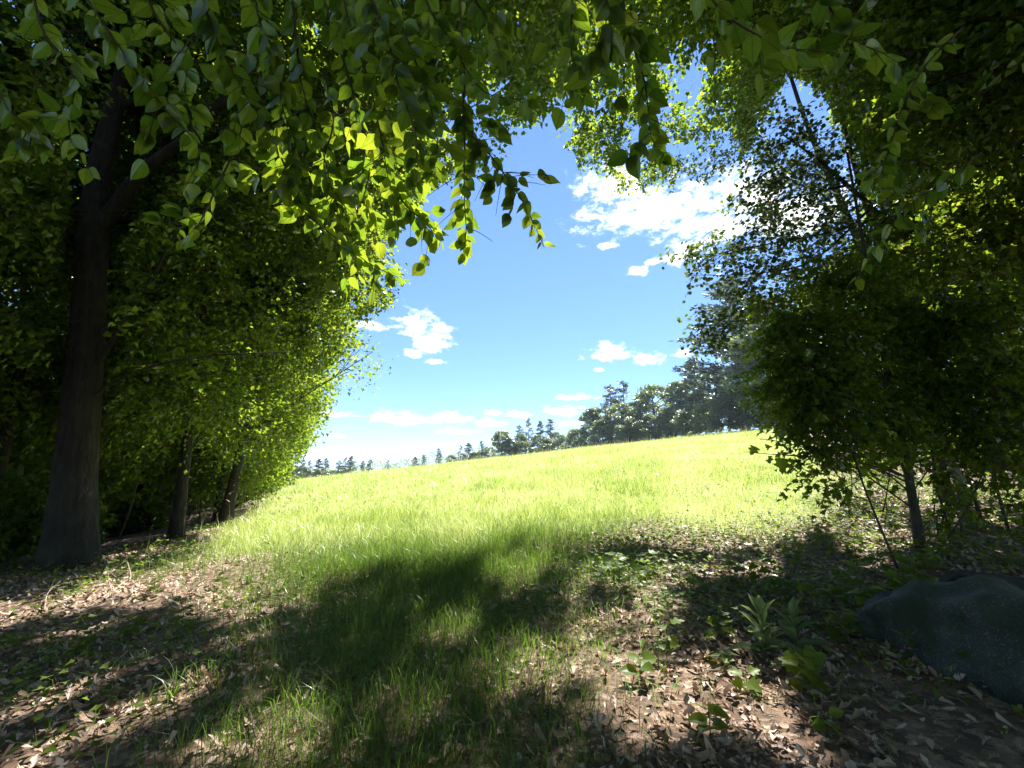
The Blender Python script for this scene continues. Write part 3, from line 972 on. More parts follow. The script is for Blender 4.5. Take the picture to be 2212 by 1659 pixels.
def leaf_mesh(seed, mat, rows, width=0.62, curl=0.12, fold=0.18, name='leaf', petiole=0.12, wave=0.02):
    """one leaf of unit length along +Y with petiole, folded and curled. rows: (y, half width 0..1)"""
    rng = np.random.default_rng(seed)
    V, q = [], []
    tw = rng.uniform(-0.25, 0.25)
    for y, w in rows:
        for s in (-1, -0.5, 0, 0.5, 1):
            x = s * w * width / 2 * (1 + rng.uniform(-wave, wave) * 2)
            z = fold * abs(x) * 1.2 - curl * y * y + tw * x * y + rng.uniform(-wave, wave) * abs(s) * 0.5
            V.append((x, y + abs(s) * 0.0, z))
    for i in range(len(rows) - 1):
        for j in range(4):
            a = i * 5 + j
            q.append((a, a + 1, a + 6, a + 5))
    b = MB(); b.add(V, q)
    if petiole:
        s = 0.011
        b.add([(-s, -petiole, 0.02), (s, -petiole, 0.02), (s, 0.02, 0.003), (-s, 0.02, 0.003)], [(0, 1, 2, 3)])
    return b.mesh(name, mat)


OVATE = [(0.0, 0.12), (0.035, 0.5), (0.12, 0.82), (0.26, 1.0), (0.42, 0.97), (0.58, 0.80), (0.73, 0.54), (0.85, 0.27), (0.93, 0.11), (1.0, 0.01)]
LEAVES = [leaf_mesh(s, M['leaf_single'], OVATE, width=w, curl=c, fold=f) for s, w, c, f in
          ((1, 0.60, 0.10, 0.15), (2, 0.66, 0.18, 0.25), (3, 0.56, 0.05, 0.1), (4, 0.62, 0.25, 0.3), (5, 0.68, 0.0, 0.2))]
MAPLE = [(0.0, 0.1), (0.05, 0.75), (0.16, 1.0), (0.27, 0.55), (0.42, 0.95), (0.52, 1.02), (0.62, 0.42), (0.72, 0.36), (0.80, 0.42), (0.88, 0.16), (1.0, 0.01)]
MAPLES = [leaf_mesh(s + 20, M['leaf_single'], MAPLE, width=0.95, curl=c, fold=f) for s, c, f in ((1, 0.1, 0.15), (2, 0.3, 0.35), (3, 0.2, 0.1))]
ROUND = [(0.0, 0.25), (0.06, 0.62), (0.2, 0.92), (0.42, 1.0), (0.62, 0.88), (0.8, 0.58), (0.92, 0.26), (1.0, 0.02)]
ASPENS = [leaf_mesh(s + 40, M['aspen_single'], ROUND, width=0.98, curl=c, fold=0.1, petiole=0.5) for s, c in ((1, 0.05), (2, 0.15))]
HERBS = [leaf_mesh(s + 60, M['herb_single'], OVATE, width=w, curl=0.25, fold=0.2, petiole=0.2) for s, w in ((1, 0.6), (2, 0.75))]
HERBM = [leaf_mesh(s + 70, M['herb_single'], MAPLE, width=0.95, curl=0.15, fold=0.15, petiole=0.35) for s in (1, 2)]
LANCE = [(0.0, 0.2), (0.12, 0.42), (0.3, 0.72), (0.5, 1.0), (0.68, 0.95), (0.84, 0.6), (0.94, 0.25), (1.0, 0.02)]
MULL = [leaf_mesh(s + 80, M['mullein'], LANCE, width=0.34, curl=c, fold=0.5, petiole=0.0, wave=0.04) for s, c in ((1, 0.2), (2, 0.45))]


def trunk(root, pts, r0, r1, rng, sides=20, mat='bark', flare=1.5, n=26, name='trunk'):
    p = smooth_path(pts, n)
    t = np.linspace(0, 1, n)
    r = r0 + (r1 - r0) * t ** 0.9
    r = r * (1 + (flare - 1) * np.exp(-t * 22))
    b = MB(); b.tube(p, r, sides, rough=0.06, rng=rng)
    ob(name, b.mesh(name, M[mat]), root)
    return p


def round_crown(rng, x, y, top, base, rad, n, tw, cr=0.42):
    """clump list filling an egg shaped crown"""
    out = []
    for _ in range(int(n * 1.25)):
        u = unit(rng.standard_normal(3)) * rng.uniform(0.25, 0.95) ** 0.5
        zc = (top + base) / 2
        out.append(((x + u[0] * rad, y + u[1] * rad, zc + u[2] * (top - base) / 2), (rad * cr, rad * cr, rad * cr * 0.5), tw))
    return out


def wood_tree(name, label, x, y, h, rad, base, seed, n_cl, tw, r0=0.14, lean=(0, 0), per=12, lsize=0.09, mat='leaf', shape='oval',
              cat='tree', group=None, extra=(), bark='bark', path=None, limb_parts=True, twig_len=0.6, singles=0, single_mesh=None, aspect=0.8, limb_r=0.02, cr=0.36):
    rng = np.random.default_rng(seed)
    z = gz(x, y)
    root = thing(name, label, cat, (x, y, z), group)
    if path is None:
        path = [(x, y, z - 0.15), (x + lean[0] * 0.3, y + lean[1] * 0.3, z + h * 0.33), (x + lean[0] * 0.75, y + lean[1] * 0.75, z + h * 0.66), (x + lean[0], y + lean[1], z + h * 0.95)]
    tp = trunk(root, path, r0, 0.025, rng, mat=bark)
    cl = round_crown(rng, x + lean[0] * 0.8, y + lean[1] * 0.8, z + h, z + base, rad, n_cl, tw, cr) + list(extra)
    k = crown_parts(root, rng, cl, tp, per, lsize, M[mat], twig_len=twig_len, shape=shape, bark=bark, limb_parts=limb_parts, aspect=aspect,
                    singles=singles, single_mesh=single_mesh, limb_r=limb_r)
    return root


# -- left side: the thick forked tree, then the edge of the wood running away along the meadow
def left_wood():
    rng = np.random.default_rng(77)
    b0 = on_ground(150, 1228)
    Yt = b0[1]
    x, y, z = b0
    root = thing('forked_tree', 'thick dark forked trunk rising at the left edge, one heavy limb leaning right', 'tree', b0, 'trees at the left wood edge')
    main = [b0 - np.array((0, 0, 0.2)), at(165, 1000, Yt), at(190, 700, Yt), at(207, 433, Yt), at(225, 330, Yt), at(250, 220, Yt), at(300, 60, Yt), at(330, -120, Yt + 0.3), at(350, -400, Yt + .5)]
    tp = trunk(root, main, 0.34, 0.07, rng, sides=48, flare=1.5, n=60)
    for nm, pts, ra, rb in (('limb', [at(205, 500, Yt), at(240, 460, Yt), at(285, 400, Yt - .1), at(335, 350, Yt - .2), at(400, 300, Yt - .3), at(480, 225, Yt - .5), at(560, 120, Yt - .6)], 0.17, 0.05),
                            ('limb', [at(250, 230, Yt), at(300, 215, Yt + .2), at(350, 200, Yt + .3), at(420, 155, Yt + .5), at(520, 90, Yt + .7)], 0.10, 0.03),
                            ('limb', [at(210, 790, Yt), at(243, 735, Yt - .2), at(283, 665, Yt - .3), at(333, 590, Yt - .5), at(372, 520, Yt - .6), at(430, 430, Yt - .7)], 0.055, 0.015),
                            ('limb', [at(190, 860, Yt), at(300, 800, Yt - .4), at(450, 770, Yt - .7), at(620, 760, Yt - .5)], 0.03, 0.008)):
        lb = MB(); lb.tube(smooth_path(pts, 22), np.linspace(ra, rb, 22), 10, rough=0.05, rng=rng)
        ob(nm, lb.mesh(nm, M['bark']), root)
    cl = []
    for (px, py, dy, r, n) in ((60, 120, 0, 1.3, 260), (300, 80, 0.5, 1.4, 300), (520, 160, -.3, 1.3, 280), (120, 330, .8, 1.3, 240), (420, 330, 1.2, 1.2, 240), (640, 90, 0, 1.4, 300),
                               (40, 560, -.6, 1.2, 200), (560, 420, .6, 1.0, 200), (420, 560, 1.5, 1.1, 200), (760, 220, 1, 1.2, 220), (250, 900, 1.2, 1.0, 120), (250, -150, 0, 2.0, 300), (560, -150, .4, 2.0, 300)):
        cl.append((at(px, py, Yt + dy), (r, r, r * 0.75), n))
    crown_parts(root, rng, cl, tp, 10, 0.11, M['leaf'], limb_r=0.016, singles=60, single_mesh=MAPLES, aspect=0.85, shape='oval')

    g = 'trees at the left wood edge'
    over = [(at(px, py, Y), (r, r, r * .65), n_) for (px, py, Y, r, n_) in ((850, 150, 10, 1.2, 170), (950, 80, 10, 1.1, 150), (1000, 300, 10.5, .9, 120), (900, 370, 11, .9, 120), (760, 300, 10, 1.2, 170), (700, 450, 10.5, 1.1, 150), (1050, 130, 11, .8, 90), (1130, 170, 11, .8, 80), (1180, 70, 11.2, .8, 80),
                                                                             (900, -150, 9.5, 1.5, 200), (1050, -120, 10, 1.3, 170), (700, -200, 9, 1.6, 200), (820, 520, 11, .8, 100), (780, 620, 11.5, .9, 110))]
    T = [  # name, label, x, y, h, rad, base, seed, n clumps, twigs, r0, lean, extra
        ('maple_tree', 'leafy maple beside the forked trunk whose sunlit outer leaves glow yellow', -8.6, 11.5, 13, 3.9, 1.6, 101, 34, 150, 0.14, (0, 0), ()),
        ('maple_tree', 'maple further along the left edge with a bulging sunlit side against the blue sky', -11.2, 17.0, 14, 4.4, 1.1, 102, 34, 150, 0.15, (0, 0), ()),
        ('maple_tree', 'yellow green maple where the left treeline steps back from the grass', -14.2, 23, 14, 4.6, .8, 103, 32, 130, 0.15, (0, 0), ()),
        ('maple_tree', 'bright maple near the far end of the left treeline', -17.8, 30, 13, 4.6, .6, 104, 28, 120, 0.15, (0, 0), ()),
        ('maple_tree', 'last maple of the left treeline, beside the far conifers', -22, 39, 12, 4.8, 0.2, 105, 24, 110, 0.15, (0, 0), ()),
        ('maple_tree', 'slim shaded maple between the forked trunk and the treeline', -11.2, 9.6, 13, 3.4, 1.2, 106, 26, 120, 0.10, (0, 0), ()),
        ('maple_tree', 'tall dark tree deep in the wood behind the forked trunk', -14, 13.5, 17, 4.8, 1.5, 107, 26, 130, 0.22, (0, 0), ()),
        ('maple_tree', 'tall shaded tree deep in the left wood behind the bulging maple', -18, 21.5, 18, 5.4, 1.5, 108, 26, 130, 0.22, (0, 0), ()),
        ('maple_tree', 'black shaded tree at the very left edge of the view', -10.5, 5.6, 15, 4.4, 1.0, 109, 26, 140, 0.24, (0, 0), ()),
        ('maple_tree', 'tall maple whose high branches reach over the clearing from the left', -9.8, 15.2, 17, 3.8, 6.2, 110, 26, 150, 0.17, (3.2, -1.0), over),
    ]
    upper = lambda pts: [((x, y, gz(x, y) + z), (2.1, 2.1, 1.1), 220) for x, y, z in pts]  # crown tops added to shade the leaves of the left wood
    EX = {107: upper([(-11, 15, 13), (-12.5, 17, 14.5), (-10, 17, 15)]), 109: upper([(-8.5, 7, 12), (-7, 8, 13), (-9.5, 8.5, 14), (-7.5, 9.5, 14.5)]), 101: upper([(-4.6, 14, 13.5), (-6, 16.5, 14.5), (-6.5, 13.5, 10.5), (-5.6, 15, 11.5), (-7, 16, 12), (-8, 14, 12.5), (-5.2, 12.5, 12.5)]), 102: [(at(px, py, Y), (r, r, r * .6), 90) for px, py, Y, r in ((805, 760, 14, .8), (730, 745, 14, 1.0), (840, 630, 12, .8), (690, 870, 17, 1.2), (760, 800, 15, .8), (670, 930, 20, 1.3))] + upper([(-8, 18.5, 11), (-7.2, 20, 12), (-9, 21, 13), (-7.5, 17, 13.5), (-6.4, 18.5, 14)]),
          103: upper([(-11, 25, 11.5), (-10.5, 27, 12.5), (-12.5, 26.5, 13.5)]), 106: upper([(-8.5, 11, 12), (-7.5, 12, 13.5), (-9.5, 13, 14)])}
    for (nm, lb, x, y, h, rad, base, sd, n, tw, r0, le, ex) in T:
        ex = list(ex) + EX.get(sd, [])
        ls = 0.125 + 0.003 * max(0, y - 10)
        wood_tree(nm, lb, x, y, h, rad, base, sd, n, int(tw * .85), r0, lean=le, group=g, lsize=ls, limb_parts=(y < 12), twig_len=0.6 + 0.014 * y, limb_r=0.012, per=10,
                  singles=60 if sd in (101, 110) else 0, single_mesh=MAPLES, shape='oval', extra=ex)
    # bushes and thin saplings under the trees
    gu = 'undergrowth below the left trees'
    U = [('low dark bush at the foot of the forked trunk on its right side', 300, 1150, .9, .8), ('shaded bush between the forked trunk and the bright field edge', 400, 1112, 1.1, 1.0), ('bush of thin stems where the litter meets the field on the left', 475, 1092, 1.2, 1.1),
         ('sunlit bush at the corner of the field under the left treeline', 540, 1080, 1.9, 1.6), ('dark bush left of the forked trunk', 30, 1180, 2.3, 1.5), ('far bush under the last maples of the left treeline', 588, 1056, 3.0, 2.6), ('low black bush at the left edge of the litter', -30, 1230, 1.6, 1.3)]
    for i, (lb, px, py, h, rad) in enumerate(U):
        rng = np.random.default_rng(1200 + i)
        p0 = on_ground(px, py)
        root = thing('understory_bush', lb, 'bush', p0, gu)
        for k in range(5):
            e = p0 + (rng.uniform(-.5, .5) * rad, rng.uniform(-.5, .5) * rad, h * rng.uniform(.7, 1))
            b = MB(); b.tube(smooth_path([p0 + (rng.uniform(-.25, .25), rng.uniform(-.25, .25), -.05), (p0 + e) / 2 + rng.standard_normal(3) * .1, e], 10), np.linspace(.018, .005, 10), 5)
            ob('stem', b.mesh('stem', M['bark_grey']), root)
        cl = [(p0 + (rng.uniform(-.8, .8) * rad, rng.uniform(-.6, .8) * rad, h * rng.uniform(.3, .9)), (rad * .45, rad * .45, h * .2), 70) for k in range(9)]
        crown_parts(root, rng, cl, [p0, p0 + (0, 0, h)], 9, .10 + .003 * p0[1], M['leaf'], twig_len=.4, shape='tri3', limbs=False, keep_clear=False)
    gt = 'thin saplings below the left trees'
    for i, (px, py, tx, ty, lb) in enumerate(((355, 1115, 400, 990, 'pale thin sapling stem leaning right under the left trees'), (430, 1110, 440, 980, 'straight thin sapling stem at the left field edge'), 
                                              (255, 1150, 300, 1030, 'short leaning sapling stem right of the forked trunk'), (410, 1100, 425, 960, 'slender sapling stem in the middle of the left stems'))):
        p0 = on_ground(px, py + 14)
        root = thing('thin_sapling', lb, 'sapling', p0, gt)
        e = at(tx, ty, p0[1]); rng = np.random.default_rng(1300 + i)
        e2 = e + (e - p0) * .8
        b = MB(); b.tube(smooth_path([p0 - (0, 0, .05), (p0 + e) / 2 + (.06, 0, 0), e, e2], 16), np.linspace(.03, .012, 16), 6, rough=.05, rng=rng)
        ob('stem', b.mesh('stem', M['bark_grey']), root)
        crown_parts(root, rng, [(e2, (.6, .6, .5), 40)], [p0, e2], 9, .11, M['leaf'], twig_len=.4, shape='tri3', limbs=False)


left_wood()


# -- right side
def right_wood():
    rng = np.random.default_rng(88)
    g = 'trees at the right wood edge'
    # the maple sapling with a bare reaching branch
    b0 = on_ground(1990, 1190); Yt = b0[1]
    root = thing('maple_sapling', 'slender dark maple sapling with a thin branch reaching left over the bright grass', 'tree', b0, g)
    tp = trunk(root, [b0 - np.array((0, 0, 0.1)), at(1968, 1060, Yt), at(1945, 930, Yt), at(1915, 800, Yt), at(1890, 660, Yt + .1), at(1860, 500, Yt + .2), at(1830, 330, Yt + .3)], 0.058, 0.015, rng, sides=12, mat='bark_grey', flare=1.35)
    for pts, ra in (([at(1958, 1030, Yt), at(1880, 1005, Yt - .2), at(1800, 990, Yt - .4), at(1720, 985, Yt - .5), at(1625, 978, Yt - .6)], 0.016),
                    ([at(1800, 990, Yt - .4), at(1750, 970, Yt - .4), at(1690, 955, Yt - .5), at(1640, 948, Yt - .5)], 0.008),
                    ([at(1965, 1045, Yt), at(1900, 1015, Yt - .3), at(1830, 1010, Yt - .5), at(1760, 1018, Yt - .6)], 0.011),
                    ([at(1960, 1040, Yt), at(1925, 900, Yt + .3), at(1900, 850, Yt + .4)], 0.012),
                    ([at(1930, 870, Yt), at(1850, 830, Yt - .3), at(1760, 800, Yt - .4)], 0.018),
                    ([at(1900, 740, Yt), at(1990, 660, Yt - .1), at(2090, 600, Yt - .2)], 0.018)):
        lb = MB(); lb.tube(smooth_path(pts, 14), np.linspace(ra, 0.004, 14), 6, rough=0.05, rng=rng)
        ob('limb', lb.mesh('limb', M['bark_grey']), root)
    cl = []
    for (px, py, dy, r, n) in ((1760, 730, -.2, .45, 170), (1850, 650, 0, .5, 190), (1905, 780, .1, .5, 200), (1780, 850, -.2, .42, 150), (1980, 700, 0, .5, 190), (1870, 900, 0, .36, 120), (1770, 925, -.3, .24, 50), (1700, 700, -.3, .26, 50), (1672, 660, -.3, .16, 22), (1690, 790, -.3, .26, 50),
                               (1668, 850, -.3, .18, 24), (1720, 880, -.3, .26, 50), (1700, 930, -.4, .14, 16), (2060, 800, .2, .5, 160), (1990, 560, 0, .5, 150), (1740, 800, -.3, .36, 100), (2100, 680, -.4, .5, 150), (2160, 820, -.3, .45, 110), (1960, 860, .2, .38, 110), (2040, 900, .1, .3, 60),
                               (1930, 940, 0, .24, 40), (1830, 955, -.2, .2, 26), (2110, 930, 0, .32, 60), (1650, 740, -.3, .1, 10), (1790, 600, -.1, .3, 50)):
        cl.append((at(px, py, Yt + dy), (r, r, r * 0.5), n))
    crown_parts(root, rng, cl, tp, 9, 0.085, M['leaf'], twig_len=0.34, shape='tri3', keep_clear=False, bark='bark_grey', limb_r=0.012, singles=160, single_mesh=MAPLES, aspect=0.95, limb_parts=False)
    pl = parent_loc(root)
    for (px, py, ax, s) in ((1690, 990, (-.2, -.2, -1), .17), (1632, 965, (-.6, -.2, -.7), .12), (1660, 985, (.2, -.2, -1), .09), (1725, 1005, (.3, -.1, -1), .07), (1790, 1000, (-.6, -.1, -.6), .11), (1830, 1008, (-.7, -.1, -.3), .12),
                            (1870, 1010, (-.5, -.1, -.7), .13), (1900, 1000, (.3, -.1, -1), .14), (1850, 990, (-.7, 0, .1), .10), (1815, 985, (-.4, 0, .5), .09), (1770, 1018, (-.9, 0, -.2), .11), (1750, 960, (-.4, 0, -.8), .08),
                            (1930, 985, (-.3, -.2, -1), .15), (1940, 950, (-.8, -.2, -.6), .15), (1890, 975, (-.5, -.2, -.9), .13)):
        place_leaf(root, MAPLES[int(rng.integers(3))], at(px, py, Yt - .45) - pl, np.array(ax), np.array((rng.uniform(-.5, .5), -1, .5)), s * 1.1)

    # aspen with round leaves dangling before the sky
    ax_, ay_ = 8.3, 8.6
    z = gz(ax_, ay_)
    root = thing('aspen_tree', 'aspen with small round leaves dangling as dark dots before the white cloud', 'tree', (ax_, ay_, z), g)
    Ya = 6.6
    tp = trunk(root, [(ax_, ay_, z - .1), at(2010, 800, 7.8), at(1960, 600, 7.2), at(1900, 470, 6.9), at(1830, 400, Ya), at(1760, 340, Ya), at(1690, 290, Ya)], 0.08, 0.012, rng, mat='bark_grey', flare=1.3)
    for pts in ([at(1900, 470, 6.9), at(1800, 500, Ya), at(1700, 520, Ya), at(1560, 545, Ya), at(1470, 560, Ya)], [at(1940, 560, 7), at(1800, 600, Ya), at(1680, 640, Ya), at(1560, 690, Ya), at(1520, 740, Ya)],
                [at(1830, 400, Ya), at(1740, 420, Ya), at(1640, 440, Ya)], [at(1880, 450, 6.9), at(1760, 560, Ya), at(1640, 590, Ya), at(1490, 595, Ya)]):
        lb = MB(); lb.tube(smooth_path(pts, 14), np.linspace(0.022, 0.004, 14), 6)
        ob('limb', lb.mesh('limb', M['bark_grey']), root)
    cl = []
    for (px, py, dy, r, n) in ((1560, 545, 0, .28, 42), (1480, 545, 0, .16, 16), (1640, 520, 0, .34, 60), (1600, 610, 0, .28, 44), (1510, 590, 0, .14, 14), (1545, 700, 0, .28, 46), (1530, 745, .1, .17, 18), (1620, 660, .1, .3, 48),
                               (1700, 430, 0, .45, 70), (1660, 360, .1, .4, 50), (1720, 560, 0, .42, 80), (1760, 480, .1, .45, 90), (1690, 280, 0, .45, 60), (1620, 420, 0, .3, 36), (1790, 380, .2, .5, 90), (1740, 640, .1, .4, 70), (1850, 480, .2, .5, 90),
                               (1740, 330, .3, .45, 70)):
        cl.append((at(px, py, Ya + dy), (r, r, r * .8), n))
    crown_parts(root, rng, cl, tp, 8, 0.062, M['aspen'], twig_len=0.28, shape='round', keep_clear=False, bark='bark_grey', limb_r=0.006, singles=280, single_mesh=ASPENS, aspect=0.95, limb_parts=False, fold=0.05)

    T = [
        ('maple_tree', 'tall maple whose fine leaved crown hangs from the top over the cloud', 14.2, 14.6, 17, 4.6, 7.5, 201, 18, 150, 0.2, (-4.5, -1)),
        ('maple_tree', 'broad dark tree filling the upper right corner of the view', 8.2, 6.2, 14, 3.6, 3.4, 202, 26, 190, 0.18, (-.6, .3)),
        ('maple_tree', 'leaning grey trunk standing on the leaf litter right of the sapling', 7.9, 8.0, 10, 2.6, 2.2, 203, 20, 170, 0.085, (-.9, .2)),
        ('maple_tree', 'second leaning trunk at the right edge behind the black boulder', 8.8, 7.3, 11, 2.8, 2.4, 204, 20, 160, 0.11, (-1.2, .2)),
        ('maple_tree', 'shaded tree at the right edge of the wood, sunlit leaves behind its trunk', 12.5, 11, 13, 4.2, 1.8, 205, 24, 170, 0.2, (0, 0)),
        ('maple_tree', 'tree standing back in the right wood behind the leaning trunks', 15.5, 16, 14, 4.8, 1.0, 206, 24, 150, 0.2, (0, 0)),
        ('maple_tree', 'dark tree over the mossy boulder at the lower right', 6.6, 2.8, 12, 3.2, 3.2, 207, 20, 170, 0.16, (-.3, .3)),
    ]
    for (nm, lb, x, y, h, rad, base, sd, n, tw, r0, le) in T:
        ex = ()
        if sd == 201:
            ex = [(at(px, py, Y), (r, r, r * .7), n_) for (px, py, Y, r, n_) in ((1300, 200, 12, 1.3, 120), (1420, 300, 12, 1.3, 120), (1400, 120, 12.3, 1.6, 140), (1530, 250, 12, 1.3, 110), (1280, 320, 12.5, .8, 110), (1360, 370, 12.3, .7, 110), (1460, 370, 12.2, .8, 110),
                                                                                 (1550, 100, 12.3, 1.5, 120), (1650, 120, 12, 1.3, 80), (1250, 60, 12.5, 1.4, 130), (1180, 130, 12.8, 1.0, 130), (1150, 200, 13, .8, 90),
                                                                                 (1250, -150, 10.5, 1.7, 240), (1450, -120, 10.5, 1.7, 240), (1650, -100, 10, 1.7, 240), (1350, -350, 9, 2, 240), (1600, -350, 9, 2, 240))]
        wood_tree(nm, lb, x, y, h, rad, base, sd, n, tw, r0, lean=le, group=g, lsize=0.105 + 0.002 * max(0, y - 9), limb_parts=(y < 9), twig_len=0.6, limb_r=0.012, extra=ex, bark='bark_grey' if sd in (203, 204) else 'bark', shape='tri3' if sd == 203 else 'oval', per=10)
    gt = 'thin saplings on the right'
    for i, (px, py, tx, ty, lb, r_) in enumerate(((1945, 1235, 1835, 960, 'thin dark sapling leaning left in front of the maple sapling', .014), (2060, 1170, 2010, 960, 'thin upright sapling right of the maple sapling', .018), (2120, 1120, 2060, 930, 'leaning sapling between the maple sapling and the right edge', .03),
                                                  (1900, 1130, 1930, 940, 'thin sapling stem behind the reaching branch', .012), (2010, 1200, 2130, 1010, 'bent sapling slanting right above the black boulder', .014), (2180, 1150, 2150, 900, 'sapling at the right edge above the black boulder', .022), (1840, 1080, 1815, 930, 'small sapling at the litter edge before the bright grass', .010))):
        p0 = on_ground(px, py)
        root = thing('thin_sapling', lb, 'sapling', p0, gt)
        e = at(tx, ty, p0[1]); rg = np.random.default_rng(1500 + i)
        e2 = e + (e - p0) * .5
        b = MB(); b.tube(smooth_path([p0 - (0, 0, .05), (p0 + e) / 2 + rg.normal(0, .06, 3), e, e2], 18), np.linspace(r_, r_ * .3, 18), 7, rough=.06, rng=rg)
        ob('stem', b.mesh('stem', M['bark_grey']), root)
        cl = [(p0 + (e2 - p0) * f + rg.normal(0, .15, 3), (.38, .38, .22), 24) for f in (.45, .7, .95, 1.1)]
        crown_parts(root, rg, cl, np.array([p0 + (e2 - p0) * f for f in (.2, .5, .8, 1.)]), 8, .085, M['leaf'], twig_len=.3, shape='lobed', keep_clear=False, bark='bark_grey', limb_r=.006, limb_parts=False, aspect=.95)
    gu = 'undergrowth below the right trees'
    for i, (lb, px, py, h, rad) in enumerate((('shaded bush behind the leaning trunks on the right', 2130, 1010, 2.2, 1.6), ('bush at the right edge of the view beyond the boulders', 2200, 1060, 1.9, 1.2), ('small bush beside the black boulder', 2040, 1160, .7, .6)  )):
        rng = np.random.default_rng(1400 + i)
        p0 = on_ground(px, py)
        root = thing('understory_bush', lb, 'bush', p0, gu)
        for k in range(5):
            e = p0 + (rng.uniform(-.5, .5) * rad, rng.uniform(-.5, .5) * rad, h * rng.uniform(.7, 1))
            b = MB(); b.tube(smooth_path([p0 + (rng.uniform(-.2, .2), rng.uniform(-.2, .2), -.05), (p0 + e) / 2 + rng.standard_normal(3) * .1, e], 10), np.linspace(.016, .005, 10), 5)
            ob('stem', b.mesh('stem', M['bark_grey']), root)
        cl = [(p0 + (rng.uniform(-.8, .8) * rad, rng.uniform(-.6, .8) * rad, h * rng.uniform(.3, .9)), (rad * .45, rad * .45, h * .2), 60) for k in range(8)]
        crown_parts(root, rng, cl, [p0, p0 + (0, 0, h)], 9, .10, M['leaf'], twig_len=.35, shape='tri3', limbs=False)


right_wood()


# -- the wood the photographer stands in: overhead and behind, and the depths of the wood on both sides
def deep_wood():
    rng = np.random.default_rng(99)
    boxes = [((-70, -16), (-12, 60), 16, 30000), ((19, 60), (-12, 34), 15, 16000), ((-19, 19), (-34, -4), 15, 14000), ((-20, -12), (-6, 8), 12, 5000)]
    P = []
    for (x0, x1), (y0, y1), h, n in boxes:
        x = rng.uniform(x0, x1, n); y = rng.uniform(y0, y1, n)
        P.append(np.stack([x, y, height(x, y) + rng.uniform(0.2, 1, n) ** 0.8 * h], -1))
    # thick undergrowth of the left wood, behind the trees of its edge
    m = 30000
    y = rng.uniform(7, 50, m); x = -10.8 - .47 * (y - 8) - rng.uniform(0, 1, m) ** 1.3 * 20
    P.append(np.stack([x, y, height(x, y) + .1 + rng.uniform(0, 1, m) ** .9 * 5.5], -1))
    m = 7000
    y = rng.uniform(9, 24, m); x = 13.5 + .62 * (y - 8) + rng.uniform(0, 1, m) * 12
    P.append(np.stack([x, y, height(x, y) + .1 + rng.uniform(0, 1, m) ** .9 * 3.5], -1))
    P = np.vstack(P)
    P = P[clear_of_view(P)]
    n = len(P)
    A = unit(rng.standard_normal((n, 3)) + (0, 0, -.3)); N = unit(np.array((0, 0, 1.0)) + .7 * rng.standard_normal((n, 3)))
    L = rng.uniform(.28, .6, n)
    V, a, b = leaves_np(P, A, N, L, L * .8)
    o = ob('deep_woodland', mesh_np('deep_woodland', V, [np.vstack([a, b])], M['leaf']), kind='stuff')
    o['label'] = 'dark depths of the surrounding wood behind the trees of its edge'; o['category'] = 'woodland'
    # one tall tree just behind the viewer, crown extended to shade the hanging branches
    wood_tree('maple_tree', 'tall tree behind the viewer with crown extended forward to shade the hanging branches', 1.2, -3.2, 15, 5.2, 5.5, 301, 26, 150, 0.25, lean=(0, .8), limb_parts=False, limb_r=0.014, lsize=.14, per=8,
              extra=[((x, y, 11.2 + .6 * math.sin(x * 3 + y)), (1.5, 1.5, .8), 190) for x in (-2.6, -.4, 1.8, 4.0, 6.0) for y in (4.4, 6.3, 8.0)])


deep_wood()


